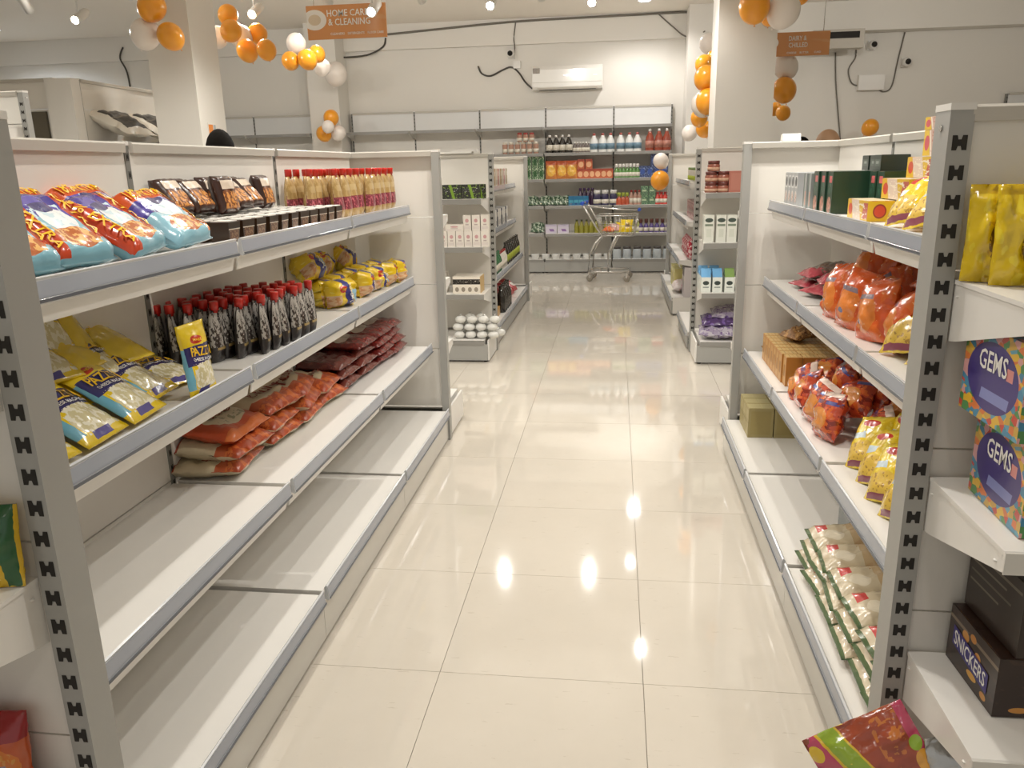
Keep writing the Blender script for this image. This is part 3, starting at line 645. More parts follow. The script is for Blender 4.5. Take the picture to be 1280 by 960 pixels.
pyb.put('yellow carton with red oval lying at the rail beside the green cartons', (.82, 2.89, S1), RR, 0, 0, 'yellow cartons')
pyb.put('lower yellow carton beneath the cream topped one', (.912, 2.80, S1), RR, 0, 0, 'yellow cartons')
pyb.put('yellow carton with cream top stacked behind the rail, above the front one', (.905, 2.80, S1+.069), RR+R(2), 0, 0, 'yellow cartons')
pyb.put('bottom yellow carton hidden behind the leaning packets', (.97, 2.60, S1), RR, 0, 0, 'yellow cartons')
pyb.put('middle yellow carton hidden behind the leaning packets', (.97, 2.60, S1+.067), RR, 0, 0, 'yellow cartons')
pyb.put('yellow and pink carton third in the stepped stack, nearer the post', (.962, 2.76, S1+.1365), RR, 0, 0, 'yellow cartons')
pyp.put('pink and yellow carton standing on the stepped stack near the post', (.985, 2.705, S1+.205), RR, 0, 0, 'pink cartons')
pyp.put('topmost pink and yellow carton of the tall stack by the post', (.985, 2.71, S1+.2845), RR, 0, 0, 'pink cartons', sc=(1, 1, .5))
m_yn = printed('yellow_noodle_packet', '#e3c21e', [('n', 5, .55, '#f0d84a'), ('e', .5, .25, .42, .2, '#dcb84e'), ('n', 12, .58, '#a98440', .12, .08, .88, .42), ('e', .5, .8, .24, .07, '#c43322'), ('r', .15, .5, .6, .62, '#c8d8de', .2), ('r', .1, .02, .9, .1, '#8a4a5a')], .22, .6, .35)
kw = dict(pu=3, qu=.6, pv=4, qv=.55, seal=.05, wr=.007)
pY = [pack('snack_packet', 'noodles', m_yn, (.125, .19, .06), seed=s, **kw) for s in (31, 35)]
for i, (x, y, z, ti, ro, le, lab) in enumerate([(.83, 2.50, S1+.015, 44, 10, -22, 'yellow packet leaning on the cartons at the upper right rail'), (.83, 2.36, S1+.015, 46, 4, -24, 'yellow packet leaning next to the post, upper right shelf'),
        (.835, 2.41, S2+.02, 42, 16, -16, 'large glossy yellow packet leaning beside the orange bags'), (.83, 2.24, S2+.02, 44, 4, -10, 'yellow packet nearest the post on the second right shelf'), (.92, 2.3, S2+.1, 50, 10, 0, 'yellow packet behind the glossy one, second right shelf'),
        (.775, 2.44, S3+.01, 40, 24, -20, 'yellow noodle packet farthest in the third shelf row'), (.765, 2.31, S3+.01, 38, 16, -20, 'yellow noodle packet second from far end, third right shelf'), (.755, 2.18, S3+.01, 38, 20, -18, 'yellow noodle packet third from far end, third right shelf'),
        (.75, 2.06, S3+.01, 36, 12, -16, 'yellow noodle packet nearest the post on the third right shelf'), (.86, 2.42, S3+.02, 22, 10, -8, 'yellow noodle packet in the back row, far'), (.86, 2.29, S3+.02, 20, -6, -6, 'yellow noodle packet in the back row, middle'), (.86, 2.15, S3+.02, 20, 6, -8, 'yellow noodle packet in the back row, near')]):
    pY[i % 2].put(lab, (x, y, z), RR+R(ro), R(ti), 0, 'yellow packets on the right gondola', sc=(1.15, 1.1, 1.15) if i == 2 else None, lean=R(le))
# second shelf: orange bags
m_or = printed('orange_bag', '#d4581c', [('n', 2, .5, '#db6a26'), ('n', 4, .66, '#c9491c'), ('e', .5, .4, .3, .3, '#e08236'), ('r', .25, .62, .75, .7, '#8a7a86', .1), ('e', .35, .28, .1, .045, '#5b5f8a'), ('n', 14, .68, '#e8a56a')], .2, .7, .5)
kw = dict(pu=2, qu=.6, pv=2.6, qv=.6, seal=.05, wr=.012)
pO = [pack('snack_bag', 'snack', m_or, (.165, .21, .1), seed=s, **kw) for s in (41, 44, 47)]
for i, (x, y, z, ti, ro, le, lab) in enumerate([
    (.815, 3.06, 0, 14, 10, -8, 'plump orange bag standing at the rail, farthest in front'), (.82, 2.86, 0, 12, 24, 6, 'orange bag at the rail, middle of the front row, narrow side out'), (.83, 2.66, 0, 16, 14, -8, 'orange bag at the rail, nearest of the front row'),
    (.905, 2.98, .07, 20, 0, 8, 'orange bag standing behind with a blue drop mark'), (.92, 2.76, .075, 40, 24, -40, 'orange bag tipped on its side with bright glossy face'), (.93, 2.55, .05, 30, -10, 20, 'orange bag in shade behind the nearest front one'),
    (.985, 2.90, .10, 26, 10, -12, 'dark orange bag at the back of the heap, middle'), (.99, 2.70, .11, 34, -14, 10, 'dark orange bag at the top of the heap'), (.985, 2.50, .10, 30, 12, -16, 'red orange bag near the post, top of heap'),
    (.93, 2.40, .035, 24, 20, 14, 'orange bag beside the post, half hidden'), (1.0, 3.08, .05, 18, -8, 6, 'dark orange bag at the back, far end'), (.86, 2.52, 0, 18, -20, -6, 'small orange bag showing red side behind the yellow packet'),
    (.96, 2.62, .17, 70, 30, 20, 'dark orange bag lying across the top of the heap by the post'), (.97, 2.98, .17, 60, -20, -10, 'dark orange bag lying on top of the heap at the back'), (.87, 2.96, .12, 30, 6, -14, 'orange bag standing on the front row, farther end')]):
    pO[i % 3].put(lab, (x, y, S2+z), RR+R(ro), R(ti), 0, 'orange snack bags', lean=R(le))
m_pk = printed('pink_brown_bag', '#6b5348', [('n', 4, .52, '#86705f'), ('r', 0, 0, 1, .3, '#b5424e'), ('n', 7, .6, '#c9606a', 0, 0, 1, .4), ('r', 0, .86, 1, 1, '#b0404a')], .25, .6, .5)
pPk = [pack('snack_bag', 'snack', m_pk, (.16, .22, .05), seed=s, **kw) for s in (51, 54)]
for i, (x, y, z, ti, ro, lab) in enumerate([(.84, 3.78, .02, 84, 20, 'pink and brown bag lying flat, far end of second right shelf'), (.85, 3.74, .07, 78, 6, 'pink brown bag lying on another, ruffled pink end out'), (.84, 3.52, .025, 84, 30, 'brown bag lying flat with a glossy red edge, nearer the rail'),
        (.86, 3.50, .075, 76, -8, 'dark brown bag on top of the flat bags'), (.87, 3.32, .03, 66, 10, 'pinkish brown bag beside the orange bags')]):
    pPk[i % 2].put(lab, (x, y, S2+z), RR+R(ro), R(ti), 0, 'pink and brown bags')
# third shelf: tan boxes, brown bags, wrapped biscuits
m_tan = printed('tan_soap_box', '#c08a4a', [('r', .12, .1, .88, .9, '#c99a58'), ('r', 4, 0, 5, 1, '#cfae74'), ('r', .3, .3, .7, .7, '#a87436'), ('r', 4.1, .44, 4.9, .56, '#a98a52'), ('r', 8, 0, 9, 1, '#bb7f36'), ('r', 10, 0, 11, 1, '#c08a44')], .45, .1)
pT = carton('small_tan_box', 'box', m_tan, .062, .068, .128)
for a in range(8):
    for c_ in range(4):
        pT.put(f'small tan box, {ORD[7-a]} row from the near end, {ORD[c_]} from the rail', (.735+c_*.0705+(.006 if a > 6 else 0), 3.93-a*.066, S3), RR, 0, 0, 'small tan boxes on the third right shelf')
m_brn = printed('brown_bag', '#8a6239', [('n', 4, .52, '#b98a52'), ('n', 9, .6, '#5e3d22'), ('n', 12, .66, '#e0c394')], .25, .6, .5)
pB2 = [pack('snack_bag', 'snack', m_brn, (.13, .17, .06), seed=s, **kw) for s in (61, 64)]
for i, (x, y, z, ti, ro, lab) in enumerate([(.76, 4.03, .03, 70, 10, 'crinkled brown bag at the far end of the third right shelf'), (.90, 4.04, .03, 60, -10, 'brown bag behind the crinkled one at the far end'), (.80, 3.74, .155, 82, 30, 'brown bag lying on top of the tan boxes')]):
    pB2[i % 2].put(lab, (x, y, S3+z), RR+R(ro), R(ti), 0, 'brown bags')
m_wr = printed('wrapped_biscuits', '#c0482a', [('n', 4, .52, '#d9662c'), ('r', 0, .72, 1, .8, '#4b4a8a'), ('n', 6, .56, '#8a2a1c'), ('e', .5, .4, .36, .24, '#d98a3c'), ('r', .08, .9, .92, 1, '#e8d2c4')], .12, .9, .6)
pW = [pack('biscuit_bundle', 'biscuits', m_wr, (.15, .17, .085), seed=s, **dict(kw, pu=3, wr=.011)) for s in (71, 74, 77)]
for i, (x, y, z, ti, ro, le, lab) in enumerate([
    (.735, 3.30, 0, 30, 6, 30, 'glossy wrapped biscuit bundle at the rail, farthest'), (.735, 3.12, .0, 24, -14, -20, 'wrapped biscuit bundle at the rail, second along, white streak'), (.735, 2.92, .0, 20, 20, 10, 'orange red wrapped bundle at the rail, middle'), (.735, 2.74, 0, 16, 10, -10, 'wrapped bundle at the rail next to the yellow packets'),
    (.82, 3.22, .06, 50, 10, -30, 'wrapped bundle in second layer with pale film corner'), (.83, 3.0, .075, 24, -8, 8, 'orange bundle standing in second layer with blue band'), (.83, 2.80, .06, 40, 20, -24, 'orange bundle with blue band lying aslant'), (.93, 3.28, .04, 30, 0, 10, 'dark red bundle at the back beside the tan boxes'),
    (.93, 3.08, .09, 36, 12, -14, 'dark red bundle on top at the back, middle'), (.935, 2.88, .08, 30, -10, 16, 'dark red bundle at the back, near'), (.93, 2.66, .05, 34, 8, -10, 'shaded red bundle behind the yellow packets'), (.84, 2.62, .0, 24, -8, 8, 'red bundle low behind the nearest bundle')]):
    pW[i % 3].put(lab, (x, y, S3+z), RR+R(ro), R(ti), 0, 'wrapped biscuit bundles', lean=R(le))
# bottom shelf
m_tan2 = printed('pale_tan_carton', '#a99a68', [('r', 0, .47, 1, .5, '#8a7c4e'), ('r', .1, .6, .9, .9, '#b5a878'), ('r', 4, 0, 5, 1, '#b9ad7e'), ('r', 8.1, .1, 8.9, .9, '#a5945c')], .5, .05)
pT2 = carton('tan_carton', 'box', m_tan2, .085, .12, .15)
for a in range(3):
    for c_ in range(3): pT2.put(f'pale tan carton on the bottom shelf, {["far","middle","near"][a]} row, {ORD[c_]} from the aisle', (.665+c_*.125, 4.05-a*.089+(.0 if c_ else .0), S4), RR, 0, 0, 'pale tan cartons on the bottom right shelf')
m_dg = printed('dark_green_box', '#1f2f28', [('r', .1, .1, .9, .3, '#33473d'), ('n', 14, .62, '#7d8a80', .1, .1, .9, .3)], .3, .3)
carton('dark_green_box', 'box', m_dg, .13, .14, .17).put('dark green box standing behind the rice bags on the bottom right shelf', (.80, 2.64, S4), RR)
m_rice = printed('rice_bag', '#cfc0a2', [('r', 0, 0, .02, 1, '#4a6240'), ('r', .98, 0, 1, 1, '#4a6240'), ('r', 0, 0, 1, .045, '#566b46'), ('r', 0, .5, 1, .72, '#bda37c'), ('n', 5, .6, '#b89a72', .05, .45, .95, .8), ('e', .66, .3, .2, .12, '#e3d8c0'), ('e', .45, .82, .2, .06, '#4a5a34'), ('n', 12, .62, '#5d6b43', .2, .72, .8, .95), ('r', .1, .12, .42, .25, '#c22f2c')], .25, .6, .35)
kw = dict(pu=3.6, qu=.5, pv=5, qv=.5, seal=.05, wr=.008)
pRi = [pack('rice_bag', 'rice', m_rice, (.165, .245, .055), [('DAAWAT', .11, .15, .41, .22, pwhite)] if False else (), seed=s, **kw) for s in (81, 84, 87)]
k = 0
for a, y in enumerate([2.55, 2.41, 2.26, 2.10, 1.94, 1.79]):
    for lay in range(3):
        pRi[k % 3].put(f'rice bag with green edge and red logo, {["bottom","middle","top"][lay]} layer, {ORD[5-a]} from the near end', (.625+lay*.014+J(.006), y-.07+J(.008)+lay*.008, S4+.028+lay*.04), RR+R(J(6)), R(88-lay*2), 0, 'rice bags on the bottom right shelf'); k += 1
for a, y in enumerate([2.5, 2.33, 2.15, 1.97]):
    pRi[a % 3].put(f'rice bag in the back row against the panel, {ORD[3-a]} from the near end', (.83, y-.07, S4+.15), RR+R(J(8)), R(86), 0, 'rice bags on the bottom right shelf')

# ------------------------------------------------------------ goods: near end displays
E1, E2, E3, E4 = 1.275, .872, .465, .178
m_yel = printed('yellow_pouch', '#e0bf16', [('n', 3, .55, '#e9d02e'), ('e', .66, .42, .16, .2, '#7a5a1c'), ('n', 9, .55, '#c9a21a', .45, .2, .9, .62), ('r', .05, .9, .95, 1, '#d0ac10')], .2, .7, .4)
kw = dict(pu=2.2, qu=.6, pv=3, qv=.5, seal=.07, wr=.01)
pYl = [pack('snack_bag', 'snack', m_yel, (.082, .175, .05), seed=s, **dict(kw, wr=.017)) for s in (91, 94)]
for i, (x, y, ro, lab) in enumerate([(.675, 1.55, -24, 'yellow pouch standing farthest left on the top end shelf'), (.705, 1.505, -6, 'glossy yellow pouch with brown emblem, middle of three on top end shelf'), (.765, 1.45, 4, 'yellow pouch at the right edge of the photo, top end shelf'), (.80, 1.54, 10, 'yellow pouch behind the right one on the top end shelf')]):
    pYl[i % 2].put(lab, (x, y, E1+.002), R(ro), R(4), 0, 'yellow pouches on the end shelf')
cand = ['#c8422e', '#e0b32c', '#3f86a8', '#4c8a4a', '#d8742c', '#d9a0a0', '#caa03a', '#5a9ab0']
m_gem = printed('candy_carton', '#5a2a6a', [('v', 13, cand), ('v', 13, cand, 10, 0, 11, 1), ('e', 10.5, .5, .42, .38, '#3b2b78'), ('r', 10.3, .24, 10.75, .36, '#7f86c0', -.15), ('r', 10.72, .55, 10.82, .68, '#d98a86'), ('e', .5, .5, .44, .38, '#3b2b78')], .35, .35)
pGem = carton('candy_carton', 'carton', m_gem, .26, .22, .165, [('GEMS', 'l', .27, .56, .73, .78, pwhite), ('GEMS', 'f', .3, .5, .7, .74, pwhite)])
pGem.put('lower candy carton with GEMS on purple, resting on the middle end shelf', (.815, 1.315, E2+.002), R(-2))
pGem.put('upper candy carton with GEMS on purple, stacked and shifted left', (.79, 1.325, E2+.170), R(1))
m_snk = printed('snack_bar_carton', '#2b1a12', [('r', 8, 0, 9, 1, '#2b1a12'), ('r', 10.0, .78, 11, .84, '#7a6a58'), ('n', 6, .6, '#38241a'), ('e', 10.35, .72, .07, .09, '#c98a3a'), ('e', 10.5, .82, .06, .07, '#c07f34'), ('e', 10.62, .6, .06, .08, '#c98a3a'), ('e', 10.55, .2, .1, .06, '#d9a03a'), ('e', 10.8, .12, .06, .06, '#c98a3a'), ('e', .2, .12, .08, .05, '#c98a3a'), ('e', .38, .14, .06, .06, '#d9a03a')], .35, .3)
def band(root):
    w, d, h = .24, .2, .125
    fn = lambda u, v: (-w/2-.0012, d-d*u, h*v)
    b = MB(); b.face([b.add([fn(.11, .37), fn(.86, .22), fn(.86, .56), fn(.11, .71)])+k for k in range(4)]); b.build('logo_band', plain('print_bar_blue', '#3a2f7a', .4), root)
    letters('SNICKERS', lambda u, v: (-w/2-.002, d-d*u, h*v), .15, .35, .82, .60, pwhite, root, slant=-.12)
    b = MB(); b.face([b.add([(-.03, -.0012, .006), (.12, -.0012, .006), (.12, -.0012, .03), (-.03, -.0012, .03)])+k for k in range(4)]); b.build('logo_band', MATS['print_bar_blue'], root)
    letters('SNICKERS', lambda u, v: (-.03+.15*u, -.002, .03*v), .05, .3, .98, .85, pwhite, root)
pSn = carton('snack_bar_carton', 'carton', m_snk, .24, .2, .125, extra=band)
pSn.put('brown snack bar carton with SNICKERS logo on the lowest end shelf', (.845, 1.395, E3+.002), R(2))
m_snk2 = printed('snack_bar_carton_back', '#2a1d15', [('r', 10.05, .82, 10.95, .86, '#6f6558'), ('r', 10.05, .70, 10.7, .73, '#6f6558'), ('r', 10.05, .56, 10.8, .59, '#5f5548'), ('r', 10.05, .42, 10.6, .45, '#6f6558'), ('r', .3, .62, .95, .9, '#4a3f34'), ('r', .35, .2, .9, .42, '#cfcac0')], .35, .3)
carton('snack_bar_carton', 'carton', m_snk2, .23, .2, .15).put('dark carton with small print and white patch, on top of the logo carton', (.865, 1.395, E3+.132), R(3))
# crumpled bags hanging out of the lowest shelf
m_cr = printed('crumpled_snack', '#9c4326', [('r', -.3, .0, .42, 1.2, '#b8405f', .3), ('r', -.3, 0, .2, .3, '#a83a44', .0), ('r', .42, -.2, .45, 1.2, '#d8b42a', .3), ('r', .45, -.2, .62, 1.2, '#8aa32c', .3), ('r', .62, -.2, .64, 1.2, '#d8b42a', .3), ('n', 9, .55, '#c2702e', .62, .35, 1, 1), ('e', .06, .8, .07, .1, '#d8b42a'), ('n', 10, .6, '#d9c23a', .12, .2, .36, .62), ('r', .9, .3, 1.1, 1, '#b8405f'), ('e', .93, .3, .08, .14, '#e0a03a'), ('e', .93, .52, .06, .08, '#8fae3a')], .2, .7, .5)
pack('snack_bag', 'snack', m_cr, (.22, .17, .06), [('Masala Munch', .08, .25, .5, .45, pyellow, 0, .1)] if False else (), seed=101, pu=2.2, qu=.6, pv=2.6, qv=.6, seal=.06, wr=.016).put(
    'crumpled pink, green and orange snack bag sticking out by the post at the floor', (.585, 1.42, .235), R(-12), R(18), lean=R(-34))
m_sil = plain('silver_foil', '#b9b9b7', .22, .7, bump=.3, scale=9)
pack('snack_bag', 'snack', m_sil, (.16, .2, .09), seed=104, pu=2.2, qu=.6, pv=2.4, qv=.6, seal=.05, wr=.016).put('crumpled silver foil bag behind the pink and green one', (.73, 1.40, .182), R(20), R(20))
# left near end display
m_ny = printed('green_yellow_packet', '#dcb51e', [('n', 6, .5, '#c99a2a', 0, .1, .7, .5), ('n', 12, .55, '#e8c95a', 0, .1, .75, .5), ('r', .80, 0, .965, 1, '#1f5a2e', 0), ('r', .1, .58, .4, .7, '#efe9da')], .22, .6, .4)
pack('noodle_packet', 'noodles', m_ny, (.13, .135, .045), seed=111, pu=2.6, qu=.6, pv=3, qv=.6, seal=.05, wr=.01).put('yellow packet with a green stripe at the left edge of the photo', (-.985, 1.005, E2+.002), R(12), R(8))
m_rd = printed('red_orange_packet', '#c4531c', [('r', 0, .72, 1, 1, '#9c1f22'), ('e', .5, .4, .4, .28, '#dd7a24'), ('n', 9, .55, '#e09a40', .1, .15, .9, .6), ('r', .3, .38, .7, .46, '#8a8a9a')], .22, .6, .4)
pRd = [pack('snack_bag', 'snack', m_rd, (.1, .16, .05), seed=s, pu=2.4, qu=.6, pv=3, qv=.6, seal=.06, wr=.01) for s in (121, 124)]
for i, (x, y, lab) in enumerate([(-1.03, 1.01, 'orange packet with dark red top, rightmost at the lower left edge'), (-1.10, .95, 'orange packet with dark red top, in front at the lower left edge'), (-1.14, 1.02, 'orange packet with dark red top behind the front one'), (-1.2, .96, 'leftmost orange packet with dark red top')]):
    pRd[i % 2].put(lab, (x, y, E3+.002), R(10-i*6), R(5), 0, 'orange and red packets on the left end shelf')

# ------------------------------------------------------------ goods: far gondolas and end displays
def row(proto, n, p0, p1, rz, lab, group, z=0, jr=0, start=0, fmt='{} from the left'):
    for i in range(n):
        f = i/max(1, n-1); proto.put(lab+', '+fmt.format(ORD[i+start]), (p0[0]+(p1[0]-p0[0])*f+J(jr), p0[1]+(p1[1]-p0[1])*f+J(jr), p0[2]+(p1[2]-p0[2])*f), rz+R(J(4) if jr else 0), 0, 0, group)
def cm(name, base, *L, **k): return printed(name, base, list(L), k.get('rough', .35), .2)
# left mid display: x -1.88..-1.0, fronts near y 6.13
F1, F2, F3, F4 = 1.27, .905, .537, .179
m1 = cm('leafy_black_pack', '#2b2c27', ('n', 7, .58, '#7f984a'), ('r', .1, .5, .9, .75, '#2a2a28'), ('n', 14, .6, '#d9d9d2', .1, .5, .9, .75), ('r', .55, 0, .7, 1, '#7da030', .2))
p1 = carton('leafy_carton', 'carton', m1, .145, .12, .105)
for i, x in enumerate([-1.25, -1.10]): p1.put(f'black carton with green leaf print, {["left","middle"][i]} on the top shelf of the left mid display', (x, 6.13, F1), 0, 0, 0, 'leafy black cartons')
p1.put('black leafy carton turned at the right end of the top shelf, left mid display', (-1.03, 6.17, F1), R(24), 0, 0, 'leafy black cartons', sc=(.6, 1, 1))
m2 = cm('white_carton', '#e3dcd2', ('r', .1, .1, .9, .3, '#d9cfc8'), ('e', .5, .65, .22, .12, '#c99a9a'), ('r', .3, .36, .7, .44, '#b9a9a4'))
p2 = carton('white_carton', 'carton', m2, .062, .07, .12)
row(p2, 6, (-1.33, 6.125, F2), (-1.0, 6.125, F2), 0, 'small white carton, front row, second left mid display shelf', 'white cartons, left mid display')
row(p2, 3, (-1.14, 6.14, F2+.1215), (-1.0, 6.14, F2+.1215), 0, 'small white carton standing on the front row, left mid display', 'white cartons, left mid display')
p2b = carton('white_carton', 'carton', m2, .14, .07, .05)
p2b.put('flat white carton lying on the front row, left mid display', (-1.24, 6.13, F2+.1215)); p2b.put('white carton at the left end of the row, half behind the post', (-1.36, 6.2, F2+.1215))
p2c = carton('white_carton', 'carton', m2, .09, .09, .16)
p2c.put('tall white carton at the left edge of the top shelf, left mid display', (-1.40, 6.2, F1)); p2c.put('tall white carton at the left of the second shelf, left mid display', (-1.42, 6.25, F2)); p2c.put('white carton at the left of the third shelf, left mid display', (-1.38, 6.2, F3))
m3 = cm('display_tray', '#e6ded0', ('r', 0, .55, 1, .85, '#2a2622'), ('n', 14, .6, '#c9c0b0', 0, .6, 1, .8), ('e', .15, .25, .07, .14, '#9a8f80'), ('e', .38, .25, .07, .14, '#9a8f80'), ('e', .62, .25, .07, .14, '#9a8f80'), ('e', .85, .25, .07, .14, '#9a8f80'), ('r', 8, .0, 9, 1, '#c9a565'))
carton('display_carton', 'carton', m3, .22, .2, .135).put('white display carton with black band and tan side, third shelf of left mid display', (-1.16, 6.13, F3))
m4 = plain('white_wrap', '#d9d8d2', .25, vary=.05, scale=20, coat=.4, bump=.2)
def ball():
    root = obj('wrapped_ball', None); b = MB(); b.lathe([(.004, 0), (.03, .004), (.045, .02), (.045, .034), (.034, .05), (.012, .058), (.004, .058)], 14); b.build('wrap', m4, root)
    k = MB(); k.lathe([(.010, .056), (.004, .064), (.012, .070), (.002, .069)], 8); k.build('twist', m4, root); return Proto(root, 'soap')
pb = ball()
for lv, rows in enumerate([[(-1.21, 4), (-1.17, 4), (-1.13, 3)], [(-1.22, 4), (-1.17, 3)], [(-1.2, 4), (-1.14, 2)]]):
    for a, (x0, n) in enumerate(rows):
        for i in range(n): pb.put(f'white wrapped ball, {["bottom","middle","top"][lv]} layer, {ORD[a]} row from front, {ORD[i]} from left', (x0+i*.092-.02, 6.13+a*.094+lv*.012, F4+lv*.06), R(i*40), 0, 0, 'white wrapped balls')
# left far gondola: shelves along x -1.12 (fronts), y 6.6..9.6
GZ = [1.314, .934, .554, .179]
def spine(name, cat, cols, dims, pts, lab, group, rz=RL):
    for c_i, c in enumerate(cols):
        pr = carton(name, cat, cm(f'{name}_{c.strip("#")}_print', c, ('r', .15, .6, .85, .85, '#e8e2d6'), ('r', .3, .15, .7, .4, '#55504a')), *dims)
        for k, p in enumerate(pts[c_i::len(cols)]): pr.put(lab.format(ORD[c_i+k*len(cols)]), p, rz, 0, 0, group)
spine('upright_carton', 'carton', ['#d8cdbb', '#c98a86', '#e3ded4', '#b5996a', '#d9d2c6'], (.05, .13, .17), [(-1.135, 7.38+i*.085, GZ[0]) for i in range(14)], 'slim carton, {} from near end, top shelf of the left far gondola', 'slim cartons on the left far gondola')
spine('upright_carton', 'carton', ['#dcdad6', '#4a4c58', '#e3e0da'], (.07, .13, .17), [(-1.135, 7.36+i*.1, GZ[1]) for i in range(12)], 'white and dark carton, {} from near end, second shelf of left far gondola', 'cartons on the left far gondola')
mgb = plain('green_glass', '#2f6a42', .15, coat=.5); mdk = plain('dark_bottle', '#2a2620', .15, coat=.5); mpale = plain('pale_plastic', '#dcd6cc', .3); mred = plain('red_plastic', '#9a2a26', .3); myl = plain('yellow_plastic', '#c9b22a', .3)
lblw = plain('label_cream', '#d9d2c2', .5, vary=.2, scale=40); lblg = plain('label_lime', '#a9b53a', .5, vary=.2, scale=40)
pbo = bottle('bottle', 'bottle', mgb, mgb, .19, .034, label=lblw); row(pbo, 5, (-1.09, 7.12, GZ[2]), (-1.09, 7.42, GZ[2]), RL, 'green bottle on the third shelf of the left far gondola', 'green bottles', fmt='{} from near end')
pbo2 = bottle('bottle', 'bottle', mpale, mred, .17, .032, label=lblw); row(pbo2, 5, (-1.09, 7.5, GZ[2]), (-1.09, 7.82, GZ[2]), RL, 'pale bottle with red cap, third shelf of left far gondola', 'pale bottles', fmt='{} from near end')
pbo3 = bottle('bottle', 'bottle', mdk, mdk, .22, .036, label=lblg); row(pbo3, 8, (-1.09, 7.92, GZ[2]), (-1.09, 8.85, GZ[2]), RL, 'dark bottle with lime label, third shelf of left far gondola', 'dark bottles', fmt='{} from near end')
ptan = carton('tan_carton', 'carton', cm('kraft_print', '#c79a5c', ('r', .2, .2, .8, .8, '#d3b07a')), .09, .12, .2); row(ptan, 3, (-1.05, 6.72, GZ[3]), (-1.05, 6.95, GZ[3]), RL, 'upright tan carton at the bottom of the left far gondola', 'tan cartons, left far gondola', fmt='{} from near end')
ptn2 = carton('tan_carton', 'carton', MATS['kraft_print'], .12, .12, .08); ptn2.put('flat tan carton lying on the upright tan cartons', (-1.05, 6.84, GZ[3]+.2015), RL); ptn2.put('brown tan carton beside the black bottles on the bottom shelf', (-1.05, 7.12, GZ[3]), RL)
pbl = bottle('bottle', 'bottle', mdk, mdk, .25, .045); row(pbl, 5, (-1.055, 7.3, GZ[3]), (-1.055, 7.72, GZ[3]), RL, 'tall black bottle at the bottom of the left far gondola', 'black bottles', fmt='{} from near end')
pdr = carton('dark_red_carton', 'carton', cm('maroon_print', '#6a2420', ('r', .2, .4, .8, .7, '#7d332c')), .14, .12, .3); row(pdr, 4, (-1.20, 6.8, GZ[3]), (-1.20, 7.3, GZ[3]), RL, 'dark red carton standing behind the tan cartons', 'dark red cartons', fmt='{} from near end')
prd = pack('red_bag', 'bag', cm('red_bag_print', '#b8373a', ('n', 5, .6, '#e3d6cc'), ('e', .5, .3, .2, .15, '#e6e0d6')), (.2, .22, .09), seed=131, pu=2.4, qv=.5, seal=.05, wr=.012)
for i, y in enumerate([7.95, 8.2, 8.45]): prd.put(f'red and white bag, bottom shelf of left far gondola, {NEAR(i)}', (-1.06, y, GZ[3]+.03), RL+R(J(14)), R(60), 0, 'red bags, left far gondola')
# right mid display: x .66..1.54
K1, K2, K3, K4 = 1.285, .92, .545, .179
mjar = plain('copper_jar', '#9a5a48', .25, coat=.4); mlid = plain('maroon_lid', '#6a352e', .3); ljar = plain('label_peach', '#d3a88c', .5, vary=.2, scale=40)
pj = bottle('jar', 'jar', mjar, mlid, .075, .045, 'jar', ljar, .95, .3)
for i, (x, y, z, lab) in enumerate([(.70, 6.18, 0, 'lower left'), (.70, 6.18, .076, 'upper left'), (.715, 6.18, .152, 'topmost'), (.785, 6.18, 0, 'lower right'), (.785, 6.18, .076, 'upper right')]): pj.put(f'{lab} copper brown jar of the stack on the right mid display', (x, y, K1+z), 0, 0, 0, 'copper brown jars')
mjb = cm('copper_box', '#b06e5e', ('r', .1, .1, .9, .9, '#b97a6a'), ('r', 4, 0, 5, 1, '#c48a7a'))
carton('copper_box', 'box', mjb, .15, .14, .15).put('large copper pink box beside the jars on the right mid display', (.90, 6.15, K1)); carton('copper_box', 'box', cm('dark_copper_box', '#6a3c36'), .08, .12, .15).put('dark maroon box at the right end beside the copper box', (1.02, 6.16, K1))
mmk = cm('tall_milk_carton', '#dfe0d6', ('e', .5, .82, .4, .08, '#46524a'), ('r', .1, .60, .9, .68, '#7d8a78'), ('r', .25, .2, .75, .5, '#d3d6c9'))
pmk = carton('milk_carton', 'carton', mmk, .072, .12, .2)
for i, x in enumerate([.695, .785, .862, .945]): pmk.put(f'tall white carton with dark oval, {ORD[i]} from the left on the right mid display', (x, 6.14, K2), 0, 0, 0, 'tall white cartons with dark ovals')
def milk(topc, name):
    root = obj('milk_carton', None); w, d, h, g = .072, .15, .115, .06
    b = MB(); b.box(-w/2, 0, 0, w/2, d, h, 0, True); b.build('box', cm('short_milk_print', '#dfe3dc', ('e', .5, .62, .32, .14, '#3c4642'), ('r', .2, .3, .8, .38, '#8a948e')), root)
    t_ = MB(); t_.prism([(.001, h), (d-.001, h), (d*.55, h+g), (d*.45, h+g)], -w/2+.001, w/2-.001); t_.build('gable_top', plain(name, topc, .35), root); return Proto(root, 'carton')
pbm = milk('#6aa3cf', 'gable_blue'); pgm = milk('#7d9a52', 'gable_green')
for i, x in enumerate([.69, .775]): pbm.put(f'white milk carton with blue sloping top, {["left","right"][i]} of the blue pair', (x, 6.13, K3), 0, 0, 0, 'blue topped milk cartons')
for i, x in enumerate([.865, .955]): pgm.put(f'white milk carton with green top, {["left","right"][i]} of the green pair', (x, 6.13, K3), 0, 0, 0, 'green topped milk cartons')
for i, x in enumerate([.69, .775]): pbm.put(f'blue topped milk carton in the back row, {["left","right"][i]}', (x, 6.31, K3), 0, 0, 0, 'blue topped milk cartons')
